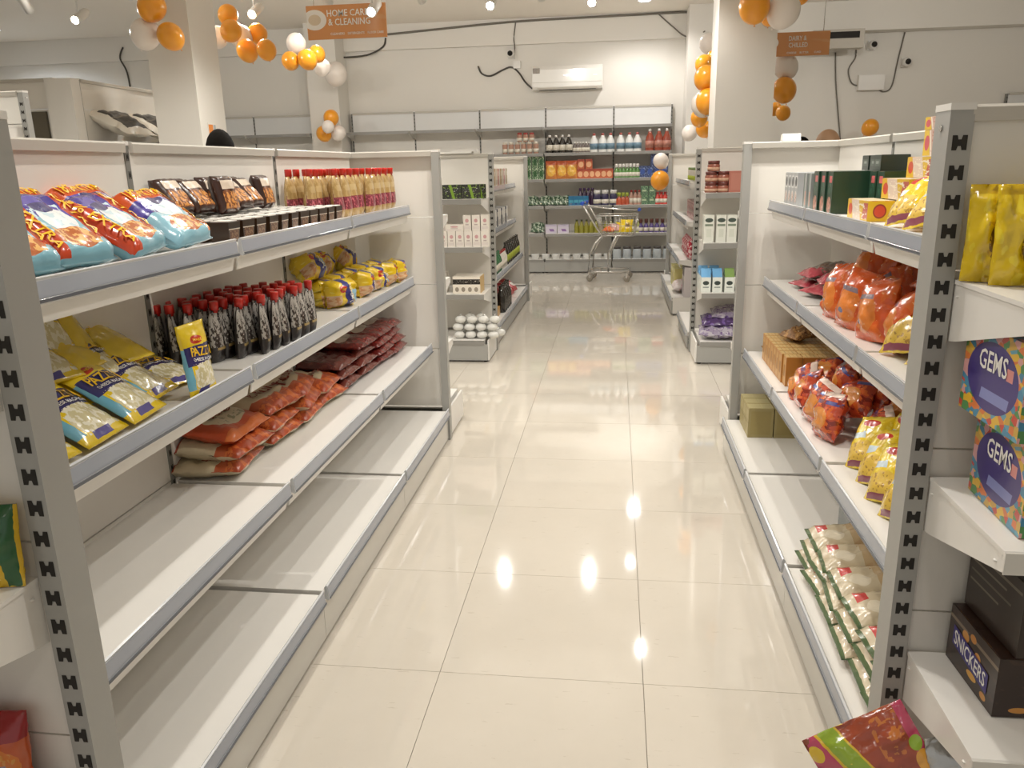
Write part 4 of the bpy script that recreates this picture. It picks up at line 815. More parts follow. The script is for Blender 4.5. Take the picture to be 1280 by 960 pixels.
mpu = cm('purple_film', '#8d8297', ('n', 5, .5, '#a9a3ad'), ('n', 9, .58, '#6a5580'), ('n', 14, .66, '#d3ced3'), rough=.2); mpu2 = cm('dark_purple_film', '#4a3560', ('n', 6, .55, '#6d5690'), rough=.2)
pp = [pack('film_bag', 'bag', m, (.29, .26, .09), seed=s, pu=2.6, qu=.6, pv=3, qv=.6, seal=.04, wr=.02) for m, s in ((mpu, 141), (mpu2, 144))]
for i, (x, y, z, k_, lab) in enumerate([(.79, 6.07, .045, 0, 'pale purple film bag lying at the front bottom of the right mid display'), (.82, 6.14, .11, 1, 'dark purple film bag lying on the pale one'), (.90, 6.2, .16, 0, 'pale purple film bag on top at the back, right mid display'), (1.12, 6.08, .045, 0, 'pale purple film bag at the right, partly behind the post')]):
    pp[k_].put(lab, (x, y, F4+z), R(J(8)), R(84), 0, 'purple film bags')
# right far gondola: fronts facing the aisle x ~.75, y 7.5..9.4
mgr = plain('jar_green', '#6d8a4a', .25, coat=.3)
pgj = bottle('jar', 'jar', mpale, mgr, .14, .045, 'tub', lblg, .95, .18); row(pgj, 6, (.80, 8.22, GZ[0]), (.80, 8.82, GZ[0]), RR, 'white tub with green lid, top shelf of the right far gondola', 'white tubs with green lids', fmt='{} from near end')
prp = carton('patterned_carton', 'carton', cm('red_white_print', '#d6c4bb', ('n', 6, .5, '#b0404a'), ('n', 12, .6, '#3f4a44')), .09, .12, .18); row(prp, 8, (.79, 8.22, GZ[1]), (.79, 9.12, GZ[1]), RR, 'red and white patterned carton, second shelf of right far gondola', 'patterned cartons', fmt='{} from near end')
prf = pack('red_bag', 'bag', cm('red_flecked_print', '#b03345', ('n', 9, .52, '#e0c8c8'), ('n', 5, .66, '#7a1f2c')), (.16, .22, .09), seed=151, pu=2.4, seal=.05, wr=.01)
row(prf, 4, (.76, 8.24, GZ[2]), (.76, 8.72, GZ[2]), RR, 'red flecked bag, third shelf of the right far gondola', 'red flecked bags', fmt='{} from near end')
pyt = carton('pale_yellow_pack', 'pack', cm('pale_yellow_print', '#d8cf8a', ('e', .5, .5, .36, .2, '#b9a94a'), ('r', .1, .8, .9, .9, '#efe9c9')), .14, .14, .22); row(pyt, 3, (.64, 8.77, GZ[3]), (.64, 9.17, GZ[3]), RR, 'pale yellow pack at the bottom of the right far gondola', 'pale yellow packs', fmt='{} from near end')
pyk = carton('olive_pack', 'pack', cm('olive_print', '#a08a2c', ('r', .2, .2, .8, .7, '#7a6a1c')), .08, .12, .24); row(pyk, 3, (.74, 8.57, GZ[3]), (.74, 8.77, GZ[3]), RR, 'olive yellow pack beside the pale yellow packs', 'olive packs', fmt='{} from near end')
ppu = carton('grey_purple_carton', 'carton', cm('dark_violet_print', '#cfc8c9', ('r', 0, .7, 1, 1, '#4a3a5a'), ('e', .5, .4, .25, .2, '#5a545c')), .11, .12, .3); row(ppu, 2, (.70, 8.22, GZ[3]), (.70, 8.35, GZ[3]), RR, 'tall white carton with dark violet top, bottom of right far gondola', 'violet topped cartons', fmt='{} from near end')
pwp = pack('white_bag', 'bag', cm('white_pink_bag', '#dcd2cf', ('n', 5, .58, '#c9a0a8')), (.16, .18, .08), seed=161, pu=2.4, seal=.05, wr=.01)
for i, y in enumerate([8.46, 8.62]): pwp.put(f'white bag lying at the front of the bottom shelf, {["near","far"][i]} one', (.61, y, GZ[3]+.05), RR, R(75), 0, 'white bags, right far gondola')
# ------------------------------------------------------------ goods: back wall
Z1, Z2, Z3, Z4, Z5 = 1.674, 1.318, .947, .559, .194
yb = 11.60
def bw(name, cat, mk, xs, z, lab, group, y=yb, rz=0):
    for i, x in enumerate(xs): mk.put(f'{lab}, {ORD[i]} from the left', (x, y+J(.008), z), rz+R(J(5)), 0, 0, group)
lin_ = lambda a, b, n: [a+(b-a)*i/(n-1) for i in range(n)]
mtan = plain('tan_bottle', '#b08a78', .3, vary=.1, scale=20)
bw('bottle', 'bottle', bottle('small_bottle', 'bottle', mtan, lblw, .16, .04, 'tub', lblw, .8, .2), lin_(-1.56, -1.12, 6), Z1, 'small beige and brown tub, top back wall shelf', 'beige tubs', 11.56)
bw('bottle', 'bottle', bottle('small_bottle', 'bottle', mtan, mred, .12, .04, 'tub', lblw, .8, .2), lin_(-1.35, -1.18, 3), Z1+.161, 'small tub with red lid stacked on the beige tubs', 'red lidded tubs', 11.56)
bw('', '', bottle('dark_bottle', 'bottle', mdk, pwhite, .24, .05, 'jug', lblw, .35), lin_(-.93, -.66, 4), Z1, 'black bottle with white cap, top back wall shelf', 'black bottles on the back wall')
bw('', '', bottle('small_bottle', 'bottle', plain('grey_bottle', '#6f6660', .3), pwhite, .14, .03, 'round', lblw, .5), lin_(-.58, -.38, 6), Z1, 'small grey bottle beside the black bottles, top back wall shelf', 'small grey bottles')
mcl = plain('white_jug', '#dcdcd8', .3); lbl_b = plain('label_blue_black', '#6d8a9a', .5, vary=.3, scale=30)
bw('', '', bottle('white_jug', 'bottle', mcl, plain('cap_pink', '#b5615a', .3), .25, .058, 'jug', lbl_b, .35), [-.31, -.19, -.08, .06, .18, .29], Z1, 'white jug bottle with pink cap, top back wall shelf', 'white jugs')
bw('', '', bottle('brown_jug', 'bottle', plain('amber_red', '#8e3f2c', .2, coat=.4), pwhite, .29, .062, 'jug', plain('label_rust', '#b57a68', .5, vary=.3, scale=30), .3), [.46, .585, .69], Z1, 'red brown jug at the right of top back wall shelf', 'red brown jugs')
pgk = carton('green_pack', 'pack', cm('green_white_pack', '#4a6a48', ('n', 6, .55, '#cfe0c0'), ('e', .5, .5, .3, .3, '#2f5a30')), .085, .1, .155)
for lv in range(2): bw('', '', pgk, [-1.24, -1.145, -1.055], Z2+lv*.157, f'green and white pack, {["lower","upper"][lv]} row, second back wall shelf', 'green packs on the back wall')
pof = pack('orange_pouch', 'detergent', cm('orange_yellow_pouch', '#cc8440', ('e', .5, .45, .4, .3, '#e5b24a'), ('r', 0, .78, 1, 1, '#b85a38'), ('n', 8, .6, '#e0c88a', .1, .2, .9, .7)), (.16, .25, .07), seed=171, pu=3, seal=.05, wr=.008)
bw('', '', pof, [-.91, -.76, -.62], Z2, 'tall orange and yellow pouch, second back wall shelf', 'tall orange pouches')
por = carton('orange_red_pack', 'pack', cm('orange_red_print', '#c0623f', ('e', .5, .45, .36, .3, '#e9b58a'), ('r', 0, .8, 1, 1, '#a84a38')), .1, .1, .13)
bw('', '', por, lin_(-.5, -.09, 6), Z2, 'orange red pack in the lower row, second back wall shelf', 'orange red packs'); bw('', '', por, [-.49, -.38], Z2+.1325, 'orange red pack stacked on the lower row, back wall', 'orange red packs')
bw('', '', bottle('green_white_bottle', 'bottle', plain('bottle_green', '#5f8a4a', .25, coat=.3), pwhite, .19, .035, 'round', lblw, .6, .25), lin_(.01, .3, 7), Z2, 'green bottle with white top, second back wall shelf', 'green white-topped bottles')
pnb = carton('blue_pack', 'pack', cm('navy_print', '#34406a', ('n', 7, .56, '#8fa3cf'), ('e', .5, .5, .3, .25, '#3f5aa3')), .1, .1, .155)
bw('', '', pnb, [.37, .47, .57, .67], Z2, 'dark blue pack, second back wall shelf', 'dark blue packs'); bw('', '', pnb, [.53, .63], Z2+.157, 'dark blue pack stacked on top, second back wall shelf', 'dark blue packs')
plf = pack('leafy_bag', 'bag', cm('leafy_bag_print', '#3f5a40', ('n', 6, .52, '#b9c4b0'), ('n', 11, .6, '#22382a')), (.2, .2, .1), seed=181, pu=2.4, seal=.05, wr=.018)
for i, x in enumerate([-1.2, -1.02, -.85, -.72]): plf.put(f'green and white film bag slumped on the third back wall shelf, {ORD[i]} from left', (x, yb, Z3+.02), R(J(12)), R(62), 0, 'slumped green bags')
plf.put('green and white film bag slumped on the fourth back wall shelf', (-1.12, yb, Z4+.02), 0, R(55), 0, 'slumped green bags')
bw('', '', carton('teal_pack', 'pack', cm('teal_print', '#2a6f97', ('r', .1, .3, .9, .6, '#4fa0b5'), ('r', .3, .1, .7, .25, '#24457a')), .075, .1, .13), lin_(-.63, -.42, 4), Z3, 'blue teal pack, third back wall shelf', 'blue teal packs')
bw('', '', bottle('purple_bottle', 'bottle', plain('deep_purple', '#3b2540', .25, coat=.3), plain('purple_cap', '#4f3560', .3), .24, .04, 'jug', None, .5), lin_(-.5, -.33, 4), Z3, 'dark purple bottle, third back wall shelf', 'dark purple bottles', 11.66)
bw('', '', bottle('purple_jar', 'jar', plain('navy_jar', '#3a3552', .25, coat=.3), mcl, .21, .055, 'jar', lblw, .9, .25), [-.26, -.15, -.03], Z3, 'dark jar with wide white lid, third back wall shelf', 'dark jars with white lids')
bw('', '', bottle('orange_bottle', 'bottle', plain('orange_red_bottle', '#b8573a', .25, coat=.3), plain('cap_lime', '#a3b04a', .3), .17, .035, 'round', None, .7, .3), lin_(0.0, .16, 4), Z3, 'orange bottle with lime cap, third back wall shelf', 'orange lime-capped bottles')
bw('', '', bottle('brown_bottle', 'bottle', mtan, mred, .2, .034, 'round', lblw, .5), lin_(.22, .33, 3), Z3, 'beige brown bottle, third back wall shelf', 'beige brown bottles')
pgc2 = carton('green_box', 'box', cm('green_box_print', '#54705a', ('n', 6, .56, '#8fb58a'), ('r', .2, .4, .8, .6, '#b9c9a8')), .1, .1, .125)
for lv in range(2): bw('', '', pgc2, [.4, .505], Z3+lv*.1275, f'green box, {["lower","upper"][lv]} layer, third back wall shelf', 'green boxes on the back wall')
bw('', '', bottle('red_bottle', 'bottle', plain('bright_red_plastic', '#c23a30', .25, coat=.3), mred, .17, .036, 'round', lblw, .6), lin_(.59, .74, 4), Z3, 'red bottle at the right of the third back wall shelf', 'red bottles on the back wall')
bw('', '', carton('lilac_carton', 'carton', cm('lilac_print', '#cdc6d3', ('r', .5, .2, .9, .5, '#8a6aa0', .4), ('r', 0, .8, 1, 1, '#b9b0c4')), .16, .1, .12), [-.92, -.745], Z4, 'white carton with lilac print, fourth back wall shelf', 'lilac cartons')
mol = plain('olive_bottle', '#8f8a33', .2, coat=.4)
bw('', '', bottle('yellow_green_bottle', 'bottle', mol, plain('cap_dark_olive', '#3f4420', .3), .19, .036, 'jug', None, .5), lin_(-.55, -.06, 8), Z4, 'olive yellow bottle, fourth back wall shelf', 'olive bottles')
bw('', '', bottle('pale_green_bottle', 'bottle', plain('pale_lime', '#a5a86a', .25), mcl, .18, .035, 'round', lblw, .5), lin_(.02, .32, 5), Z4, 'pale green bottle behind the trolley, fourth back wall shelf', 'pale green bottles')
bw('', '', bottle('violet_bottle', 'bottle', plain('violet_plastic', '#5a4a86', .25, coat=.3), plain('cap_brown', '#5a302a', .3), .19, .036, 'round', lblw, .7, .3), lin_(.36, .74, 6), Z4, 'violet bottle with brown cap, fourth back wall shelf', 'violet brown-capped bottles')
bw('', '', bottle('clear_jar', 'jar', plain('clear_grey_plastic', '#b5bcc0', .15, coat=.5), plain('lid_dark', '#4a4644', .3), .17, .062, 'jar', None, .9, .18), lin_(.03, .74, 6), Z5, 'clear jar with dark lid, lowest back wall shelf', 'clear jars', 11.57)
bw('', '', bottle('white_tub', 'tub', mcl, mcl, .07, .06, 'tub', None, 1.0, .15), lin_(-1.15, -.1, 8), Z5, 'low white tub, lowest back wall shelf', 'low white tubs', 11.57)

# ------------------------------------------------------------ air conditioner, cameras, cables
ac = thing('air_conditioner', 'white wall air conditioner above the shelving at the end of the aisle', 'air conditioner', (-.695, YB, 2.54))
MB().prism([(-.001, 0), (-.19, .0), (-.21, .03), (-.215, .26), (-.17, .31), (-.001, .315)], -.49, .49).build('body', plain('ac_plastic', '#e6e3dc', .25, coat=.4), ac)
MB().prism([(-.2115, .085), (-.217, .09), (-.2195, .255), (-.214, .258)], -.485, .485).build('front_panel', MATS['ac_plastic'], ac)
MB().prism([(-.19, -.004), (-.206, .02), (-.203, .022), (-.186, 0)], -.42, .42).build('flap', plain('ac_flap', '#cfcac0', .3), ac)
MB().box(-.40, -.17, -.004, .40, -.06, -.0005).build('air_slot', darkslot, ac)
MB().box(-.05, -.2212, .165, .15, -.219, .19).build('badge', plain('badge_silver', '#f4f4f2', .1, .6), ac); MB().box(.36, -.2212, .165, .42, -.219, .18).build('display', plain('badge_silver2', '#f4f4f2', .1), ac)
MB().box(-.48, -.2212, .21, -.38, -.219, .28).build('rating_sticker', plain('sticker_grey', '#a39a90', .5, vary=.3, scale=60), ac)
ac2 = thing('cassette_unit', 'grey wall unit half hidden by the dairy sign', 'air conditioner', (2.83, YB-.25, 2.9))
MB().box(-.3, -.2, 0, .34, 0, .23).build('body', plain('unit_grey', '#b9b2a5', .4), ac2); MB().box(-.26, -.203, .12, .28, -.2005, .2).build('grille', darkslot, ac2)
cabm = plain('cable_grey', '#6f6a60', .6); cabd = plain('cable_dark', '#4a463f', .6)
def cable(lab, pts, r=.008, m=cabm, sub=6):
    P = [Vector(p) for p in pts]; out = []
    for i in range(len(P)-1):
        p0, p1, p2, p3 = P[max(i-1, 0)], P[i], P[i+1], P[min(i+2, len(P)-1)]
        for k in range(sub):
            t_ = k/sub; out.append(.5*((2*p1)+(p2-p0)*t_+(2*p0-5*p1+4*p2-p3)*t_*t_+(3*p1-p0-3*p2+p3)*t_**3))
    out.append(P[-1]); MB().tube(out, r, 6).build('cable', m, label=lab, cat='cable')
yw = YB-.08
cable('long grey conduit running along the top of the back wall', [(-4.6, yw, 3.33), (-3.4, yw, 3.36), (-2.6, yw, 3.40), (-1.5, yw, 3.455), (-.5, yw, 3.47), (.3, yw, 3.475), (.88, yw, 3.48), (.98, yw, 3.45), (1.0, yw, 3.3), (1.0, yw, 3.2)], .016)
cable('thin cable sagging from the conduit to the right column', [(.55, yw, 3.47), (.75, yw, 3.3), (.9, yw-.02, 3.18), (1.05, yw-.1, 3.15), (1.13, YB-.55, 3.16)], .009)
cable('thin cable dropping from the conduit to the wall camera', [(-1.42, yw, 3.45), (-1.45, yw, 3.25), (-1.44, yw, 3.15), (-1.45, YB-.015, 3.1), (-1.47, YB-.012, 3.0)], .008)
cable('dark hose curling from the wall to the air conditioner', [(-1.98, YB-.02, 2.90), (-1.93, YB-.02, 2.80), (-1.8, YB-.02, 2.765), (-1.62, YB-.02, 2.84), (-1.5, YB-.02, 2.87), (-1.4, YB-.02, 2.8), (-1.3, YB-.02, 2.66), (-1.2, YB-.03, 2.57)], .013, cabd)
cable('dark cable looping behind the home care sign', [(-4.0, yw, 3.08), (-3.6, yw, 3.1), (-3.35, yw, 3.2), (-3.3, yw, 3.32)], .013, cabd)
cable('thin dark cable hanging down the back wall left of the pillar', [(-7.35, yw, 3.35), (-7.42, yw, 3.2), (-7.38, YB-.015, 3.0), (-7.36, YB-.015, 2.6), (-7.36, YB-.015, 2.0)], .012, cabd)
cable('thin cable hanging down the back wall under the grey unit', [(2.93, YB-.015, 2.9), (2.97, YB-.015, 2.5), (3.05, YB-.015, 2.0), (3.15, YB-.015, 1.4)], .009)
cable('wavy cable beside the right wall camera', [(3.16, YB-.015, 3.1), (3.2, YB-.015, 2.85), (3.12, YB-.015, 2.68), (3.18, YB-.015, 2.5), (3.33, YB-.015, 2.46)], .009)
cable('hooked cable hanging on the right of the back wall', [(3.8, YB-.015, 3.12), (3.75, YB-.015, 2.8), (3.7, YB-.015, 2.45), (3.6, YB-.015, 2.38), (3.5, YB-.015, 2.44), (3.45, YB-.015, 2.5)], .009)
def cctv(lab, x, z):
    r_ = thing('wall_camera', lab, 'camera', (x, YB, z))
    MB().box(-.05, -.05, -.06, .05, -.001, .06).build('bracket', white, r_)
    o = MB().lathe([(.05, 0), (.06, .02), (.055, .07), (.04, .09)], 16).build('dome', white, r_, (0, -.05, 0)); o.rotation_euler = (PI/2, 0, 0)
    o = MB().lathe([(.035, .085), (.037, .1), (.02, .112), (.004, .116)], 16).build('lens', plain('lens_black', '#191817', .1), r_, (0, -.05, 0)); o.rotation_euler = (PI/2, 0, 0)
cctv('small wall camera above left of the air conditioner', -1.5, 3.04); cctv('small wall camera below the grey unit on the right wall part', 3.39, 2.97); cctv('small wall camera right of the hooked cable', 3.84, 2.74)
jb = thing('junction_box', 'pale junction box on the back wall under the right cameras', 'box', (3.42, YB, 2.5)); MB().box(-.17, -.07, -.1, .17, -.001, .1).build('housing', wallm, jb); MB().box(-.165, -.075, -.095, .165, -.0705, .095).build('cover', white, jb)
jb = thing('junction_box', 'tiny white socket box beside the camera left of the air conditioner', 'box', (-1.42, YB, 2.9)); MB().box(-.05, -.04, -.05, .05, -.001, .05).build('housing', white, jb)

# ------------------------------------------------------------ hanging signs
m_or2 = printed('sign_orange', '#d9965c', [('n', 1.2, .6, '#dba06a'), ('e', .1, .58, .15, .3, '#f3efe8'), ('e', .1, .58, .08, .16, '#d9c9b0')], .15, .6)
def sign(lab, loc, w, h, texts, rz=0):
    r_ = thing('hanging_sign', lab, 'sign', loc, rz)
    MB().box(-w/2, -.006, -h/2, w/2, .006, h/2, 0, True).build('board', m_or2, r_)
    for x in (-w*.4, w*.4): MB().tube([(x, 0, h/2), (x, 0, H-loc[2])], .003, 6).build('hanging_wire', chrome, r_)
    for s_, u0, v0, u1, v1 in texts: letters(s_, lambda u, v: (-w/2+w*u, -.0075, -h/2+h*v), u0, v0, u1, v1, pwhite, r_)
sign('orange hanging sign reading HOME CARE & CLEANING near the left pillar', (-2.43, 7.5, 2.795), .74, .285, [('HOME CARE', .26, .66, .78, .86), ('& CLEANING', .27, .40, .80, .60), ('CLEANERS', .29, .12, .47, .19), ('DETERGENTS', .51, .12, .72, .19), ('FLOOR CARE', .76, .12, .96, .19)])
sign('orange hanging sign reading DAIRY & CHILLED beside the right pillar', (1.50, 7.5, 2.455), .56, .19, [('DAIRY &', .40, .64, .66, .84), ('CHILLED', .40, .36, .68, .56), ('CHEESE', .38, .1, .52, .18), ('BUTTER', .57, .1, .70, .18), ('CURD', .78, .1, .88, .18)])

# ------------------------------------------------------------ balloons
mob = NT('balloon_orange', .28, 0, .3); mob.b.inputs['Base Color'].default_value = lin('#f2a32a'); mob.b.inputs['Subsurface Weight'].default_value = .25; mob.b.inputs['Subsurface Radius'].default_value = (.06, .03, .01); mob = mob.m
mwb = NT('balloon_white', .28, 0, .3); mwb.b.inputs['Base Color'].default_value = lin('#ece3da'); mwb.b.inputs['Subsurface Weight'].default_value = .2; mwb.b.inputs['Subsurface Radius'].default_value = (.05, .05, .05); mwb = mwb.m
prof = [(.004, -1.14)]+[(math.sin(PI*k/14)*(1 if k > 7 else .97+.03*math.sin(PI*k/14)), -math.cos(PI*k/14)*(1.12 if k < 7 else 1.0)) for k in range(1, 14)]+[(.004, 1.0)]
BM = {}
for c, m in (('orange', mob), ('white', mwb)):
    BM[c] = MB().lathe(prof, 22).mesh('skin', m)
kn = {c: MB().lathe([(.01, -1.13), (.035, -1.16), (.02, -1.18), (.075, -1.25), (.06, -1.255)], 8).mesh('knot', m) for c, m in (('orange', mob), ('white', mwb))}
CF = Vector((-math.sin(R(7.565))*math.cos(R(15.369)), math.cos(R(7.565))*math.cos(R(15.369)), -math.sin(R(15.369))))
def balloon(lab, col, p, r, tx=0, ty=0, grp=None):
    o = thing('balloon', lab, 'balloon', p, 0, grp); o.rotation_euler = (R(tx), R(ty), 0); o.scale = (r, r, r*1.02)
    obj('skin', BM[col], o); obj('knot', kn[col], o)
balloon('top orange balloon on the left pillar, cut by the photo edge', 'orange', (-3.595, 6.300, 2.761), 0.106, -5, 34)
balloon('white balloon on the left pillar, below the topmost orange one', 'white', (-3.707, 6.350, 2.578), 0.114, -19, 12)
balloon('orange balloon at the right of the white one on the left pillar', 'orange', (-3.474, 6.300, 2.544), 0.100, 25, -27)
balloon('upper orange balloon just right of the left pillar', 'orange', (-3.501, 7.400, 2.884), 0.087, -34, 25)
balloon('second orange balloon just right of the left pillar, below the upper one', 'orange', (-3.440, 7.300, 2.732), 0.093, -2, 35)
balloon('white balloon behind the second orange one right of the left pillar', 'white', (-3.539, 7.700, 2.740), 0.106, -6, -11)
balloon('white balloon partly behind the left pillar edge', 'white', (-3.722, 7.600, 2.733), 0.098, 25, 34)
balloon('pale orange balloon by the glowing spotlight', 'orange', (-3.413, 7.800, 2.778), 0.092, 35, 25)
balloon('bottom left orange balloon of the cluster by the glowing spotlight', 'orange', (-3.444, 7.600, 2.604), 0.098, 15, -16)
balloon('bottom right orange balloon of the cluster by the glowing spotlight', 'orange', (-3.212, 7.500, 2.590), 0.089, -6, -16)
balloon('white balloon of the cluster under the home care sign', 'white', (-3.352, 8.600, 2.799), 0.101, 31, 14)
balloon('left orange balloon of the cluster under the home care sign', 'orange', (-3.350, 8.400, 2.604), 0.091, -34, -27)
balloon('middle orange balloon of the cluster under the home care sign', 'orange', (-3.168, 8.400, 2.612), 0.099, -15, -30)
balloon('right orange balloon of the cluster under the home care sign, set back', 'orange', (-3.170, 8.700, 2.704), 0.085, 3, -32)
balloon('small white balloon below the home care cluster', 'white', (-3.300, 9.200, 2.628), 0.090, -1, 25)
balloon('large white balloon faint against the far left column', 'white', (-3.831, 11.200, 2.785), 0.154, 14, 19)
balloon('orange balloon at the top of the far left column cluster', 'orange', (-3.948, 11.200, 2.214), 0.106, 15, 21)
balloon('small white balloon in the middle of the far left column cluster', 'white', (-3.950, 11.050, 2.091), 0.083, -18, 11)
balloon('orange balloon at the lower left of the far left column cluster', 'orange', (-4.089, 11.250, 2.007), 0.107, -23, -31)
balloon('white balloon at the right of the far left column cluster', 'white', (-3.895, 11.300, 2.014), 0.102, -18, 28)
balloon('large orange balloon high on the right pillar', 'orange', (0.976, 6.400, 2.580), 0.110, -8, -2)
balloon('smaller orange balloon beside the large one on the right pillar', 'orange', (1.112, 6.550, 2.535), 0.065, 20, 3)
balloon('large white balloon high on the right pillar', 'white', (1.194, 6.450, 2.552), 0.116, 18, 29)
balloon('orange balloon at the very top right of the right pillar', 'orange', (1.341, 6.600, 2.675), 0.059, 14, 9)
balloon('upper bright orange balloon left of the right pillar', 'orange', (0.760, 7.400, 2.203), 0.103, 33, 17)
balloon('lower bright orange balloon left of the right pillar', 'orange', (0.777, 7.350, 2.011), 0.103, -6, 8)
balloon('white balloon behind the lower bright orange one by the right pillar', 'white', (0.763, 7.600, 2.003), 0.107, -32, 0)
balloon('orange balloon behind at the top of the far right column', 'orange', (0.954, 9.600, 2.555), 0.098, -15, 6)
balloon('orange balloon half hidden behind the right pillar at the top', 'orange', (1.078, 9.800, 2.641), 0.081, 34, -22)
balloon('orange balloon peeping below the white one by the right pillar', 'orange', (0.906, 9.400, 1.981), 0.093, -8, -1)
balloon('lowest orange balloon on the far right column', 'orange', (0.983, 9.600, 1.869), 0.091, 1, -20)
balloon('pale white balloon low on the far right column', 'white', (0.876, 10.200, 1.850), 0.092, -27, 26)
balloon('pale white balloon high on the far right column', 'white', (1.080, 10.400, 2.873), 0.115, 26, -24)
balloon('white balloon at the right edge of the right pillar', 'white', (1.451, 7.600, 2.291), 0.104, 9, -27)
balloon('orange balloon below the white one at the right edge of the right pillar', 'orange', (1.441, 7.550, 2.097), 0.104, 17, -16)
balloon('small dark orange balloon below at the right edge of the pillar', 'orange', (1.648, 8.600, 1.962), 0.072, -33, 2)
balloon('orange balloon lowest at the right edge of the pillar, against the wall', 'orange', (1.623, 8.900, 2.020), 0.066, 19, 18)
balloon('white balloon floating above the orange one at the aisle end', 'white', (0.495, 9.300, 1.529), 0.085, -20, -30)
balloon('orange balloon tied below the white one at the aisle end', 'orange', (0.489, 9.250, 1.323), 0.103, -30, 13)
balloon('lone orange balloon against the back wall at the right', 'orange', (3.363, 11.600, 1.908), 0.107, 7, 35)

# ------------------------------------------------------------ shopping trolley at the aisle end
tr = thing('shopping_trolley', 'chrome shopping trolley with blue handle tips standing before the end wall', 'trolley', (-.04, 10.75, 0), R(-6))
bl = plain('handle_blue', '#2f55b8', .35)
W_, D_ = .25, .22      # half length along x, half width
b = MB(); b.tube([(-W_-.03, -D_, .13), (W_-.02, -D_*.8, .13), (W_-.02, D_*.8, .13), (-W_-.03, D_, .13)], 0.016, 8, closed=True); b.tube([(-W_+.1, -D_, .13), (-W_+.1, D_, .13)], .009, 6); b.build('base_frame', chrome, tr)
for s_ in (-1, 1):
    MB().tube([(-W_-.03, s_*D_, .13), (-W_-.02, s_*D_, .38), (-W_+.05, s_*D_, .5), (-W_+.14, s_*D_*.95, .60)], .016, 8).build('leg', chrome, tr)
    MB().tube([(-.02, s_*D_*.9, .13), (-.03, s_*D_*.9, .36), (.03, s_*D_*.9, .5), (.08, s_*D_*.9, .6)], .015, 8).build('leg', chrome, tr)
    MB().tube([(-W_+.14, s_*D_*.95, .60), (-W_-.02, s_*D_, .85), (-W_-.12, s_*D_, 1.02)], .012, 8).build('handle_arm', chrome, tr)
b = MB(); b.tube([(-W_-.12, -D_, 1.02), (-W_-.12, D_, 1.02)], .015, 8); b.build('handle_bar', chrome, tr)
for s_ in (-1, 1): MB().tube([(-W_-.12, s_*D_*.55, 1.02), (-W_-.12, s_*(D_+.02), 1.02)], .024, 10).build('handle_grip', bl, tr)
b = MB()       # wire basket, shallow and open
bx0, bx1, z0, z1 = -.13, .31, .60, .86
def rect(x0, x1, d, z): return [(x0, -d, z), (x1, -d, z), (x1, d, z), (x0, d, z)]
b.tube(rect(bx0, bx1-.02, D_*.85, z0), .007, 6, closed=True); b.tube(rect(bx0-.06, bx1+.02, D_, z1), .008, 6, closed=True); b.tube(rect(bx0-.03, bx1, D_*.92, (z0+z1)/2), .004, 6, closed=True)
for i in range(9):
    x = bx0+(bx1-.02-bx0)*i/8; xt = bx0-.06+(bx1+.08-bx0)*i/8
    for s_ in (-1, 1): b.tube([(x, s_*D_*.85, z0), (xt, s_*D_, z1)], .003, 5)
    b.tube([(x, -D_*.85, z0), (x, D_*.85, z0)], .003, 5)
for i in range(7):
    y = -D_+2*D_*i/6
    for xa, xb in ((bx0, bx0-.06), (bx1-.02, bx1+.02)): b.tube([(xa, y*.85, z0), (xb, y, z1)], .003, 5)
    b.tube([(bx0, y*.85, z0), (bx1-.02, y*.85, z0)], .003, 5)
b.build('basket', chrome, tr)
b = MB(); b.tube([(-W_-.12, -D_, 1.0), (0, -D_-.01, .95), (.32, -D_, .93), (.36, -D_*.6, .93)], .009, 6); b.build('front_rail', chrome, tr)
MB().tube([(.36, -D_*.75, .93), (.36, -D_*.2, .93)], .022, 8).build('rail_tip', bl, tr)
for sx in (-W_-.02, W_-.03):
    for s_ in (-1, 1):
        r_ = obj('caster', None, tr, (sx, s_*D_*.85, 0))
        o = MB().lathe([(.014, -.012), (.045, -.012), (.045, .012), (.014, .012)], 16).build('wheel', plain('wheel_grey', '#938c80', .5), r_, (0, 0, .045)); o.rotation_euler = (PI/2, 0, 0)
        MB().prism([(-.018, .05), (-.018, .118), (.018, .118), (.018, .05), (.015, .05), (.015, .112), (-.015, .112), (-.015, .05)], -.012, .012).build('fork', chrome, r_)
pt = pack('snack_bag', 'snack', cm('trolley_orange', '#c9552c', ('n', 6, .55, '#e3a04a'), ('r', .1, .6, .9, .8, '#e8e0d0')), (.16, .2, .06), seed=201, pu=2.4, seal=.05, wr=.01)
pt.put('orange packet lying in the trolley', (-.1, 10.70, .655), R(-20), R(78)); 
pt2 = pack('snack_bag', 'snack', cm('trolley_pink', '#b9807a', ('n', 6, .55, '#e3cfc4')), (.15, .18, .06), seed=203, pu=2.4, seal=.05, wr=.01); pt2.put('pinkish packet in the middle of the trolley', (.03, 10.72, .66), R(20), R(70))
pt3 = pack('snack_bag', 'snack', m_yel, (.17, .2, .07), seed=205, pu=2.4, seal=.05, wr=.012)
pt3.put('yellow packet standing in the trolley at the right', (.13, 10.68, .64), R(-10), R(40)); pt3.put('yellow packet lying in the trolley behind the standing one', (.17, 10.80, .65), R(30), R(60))

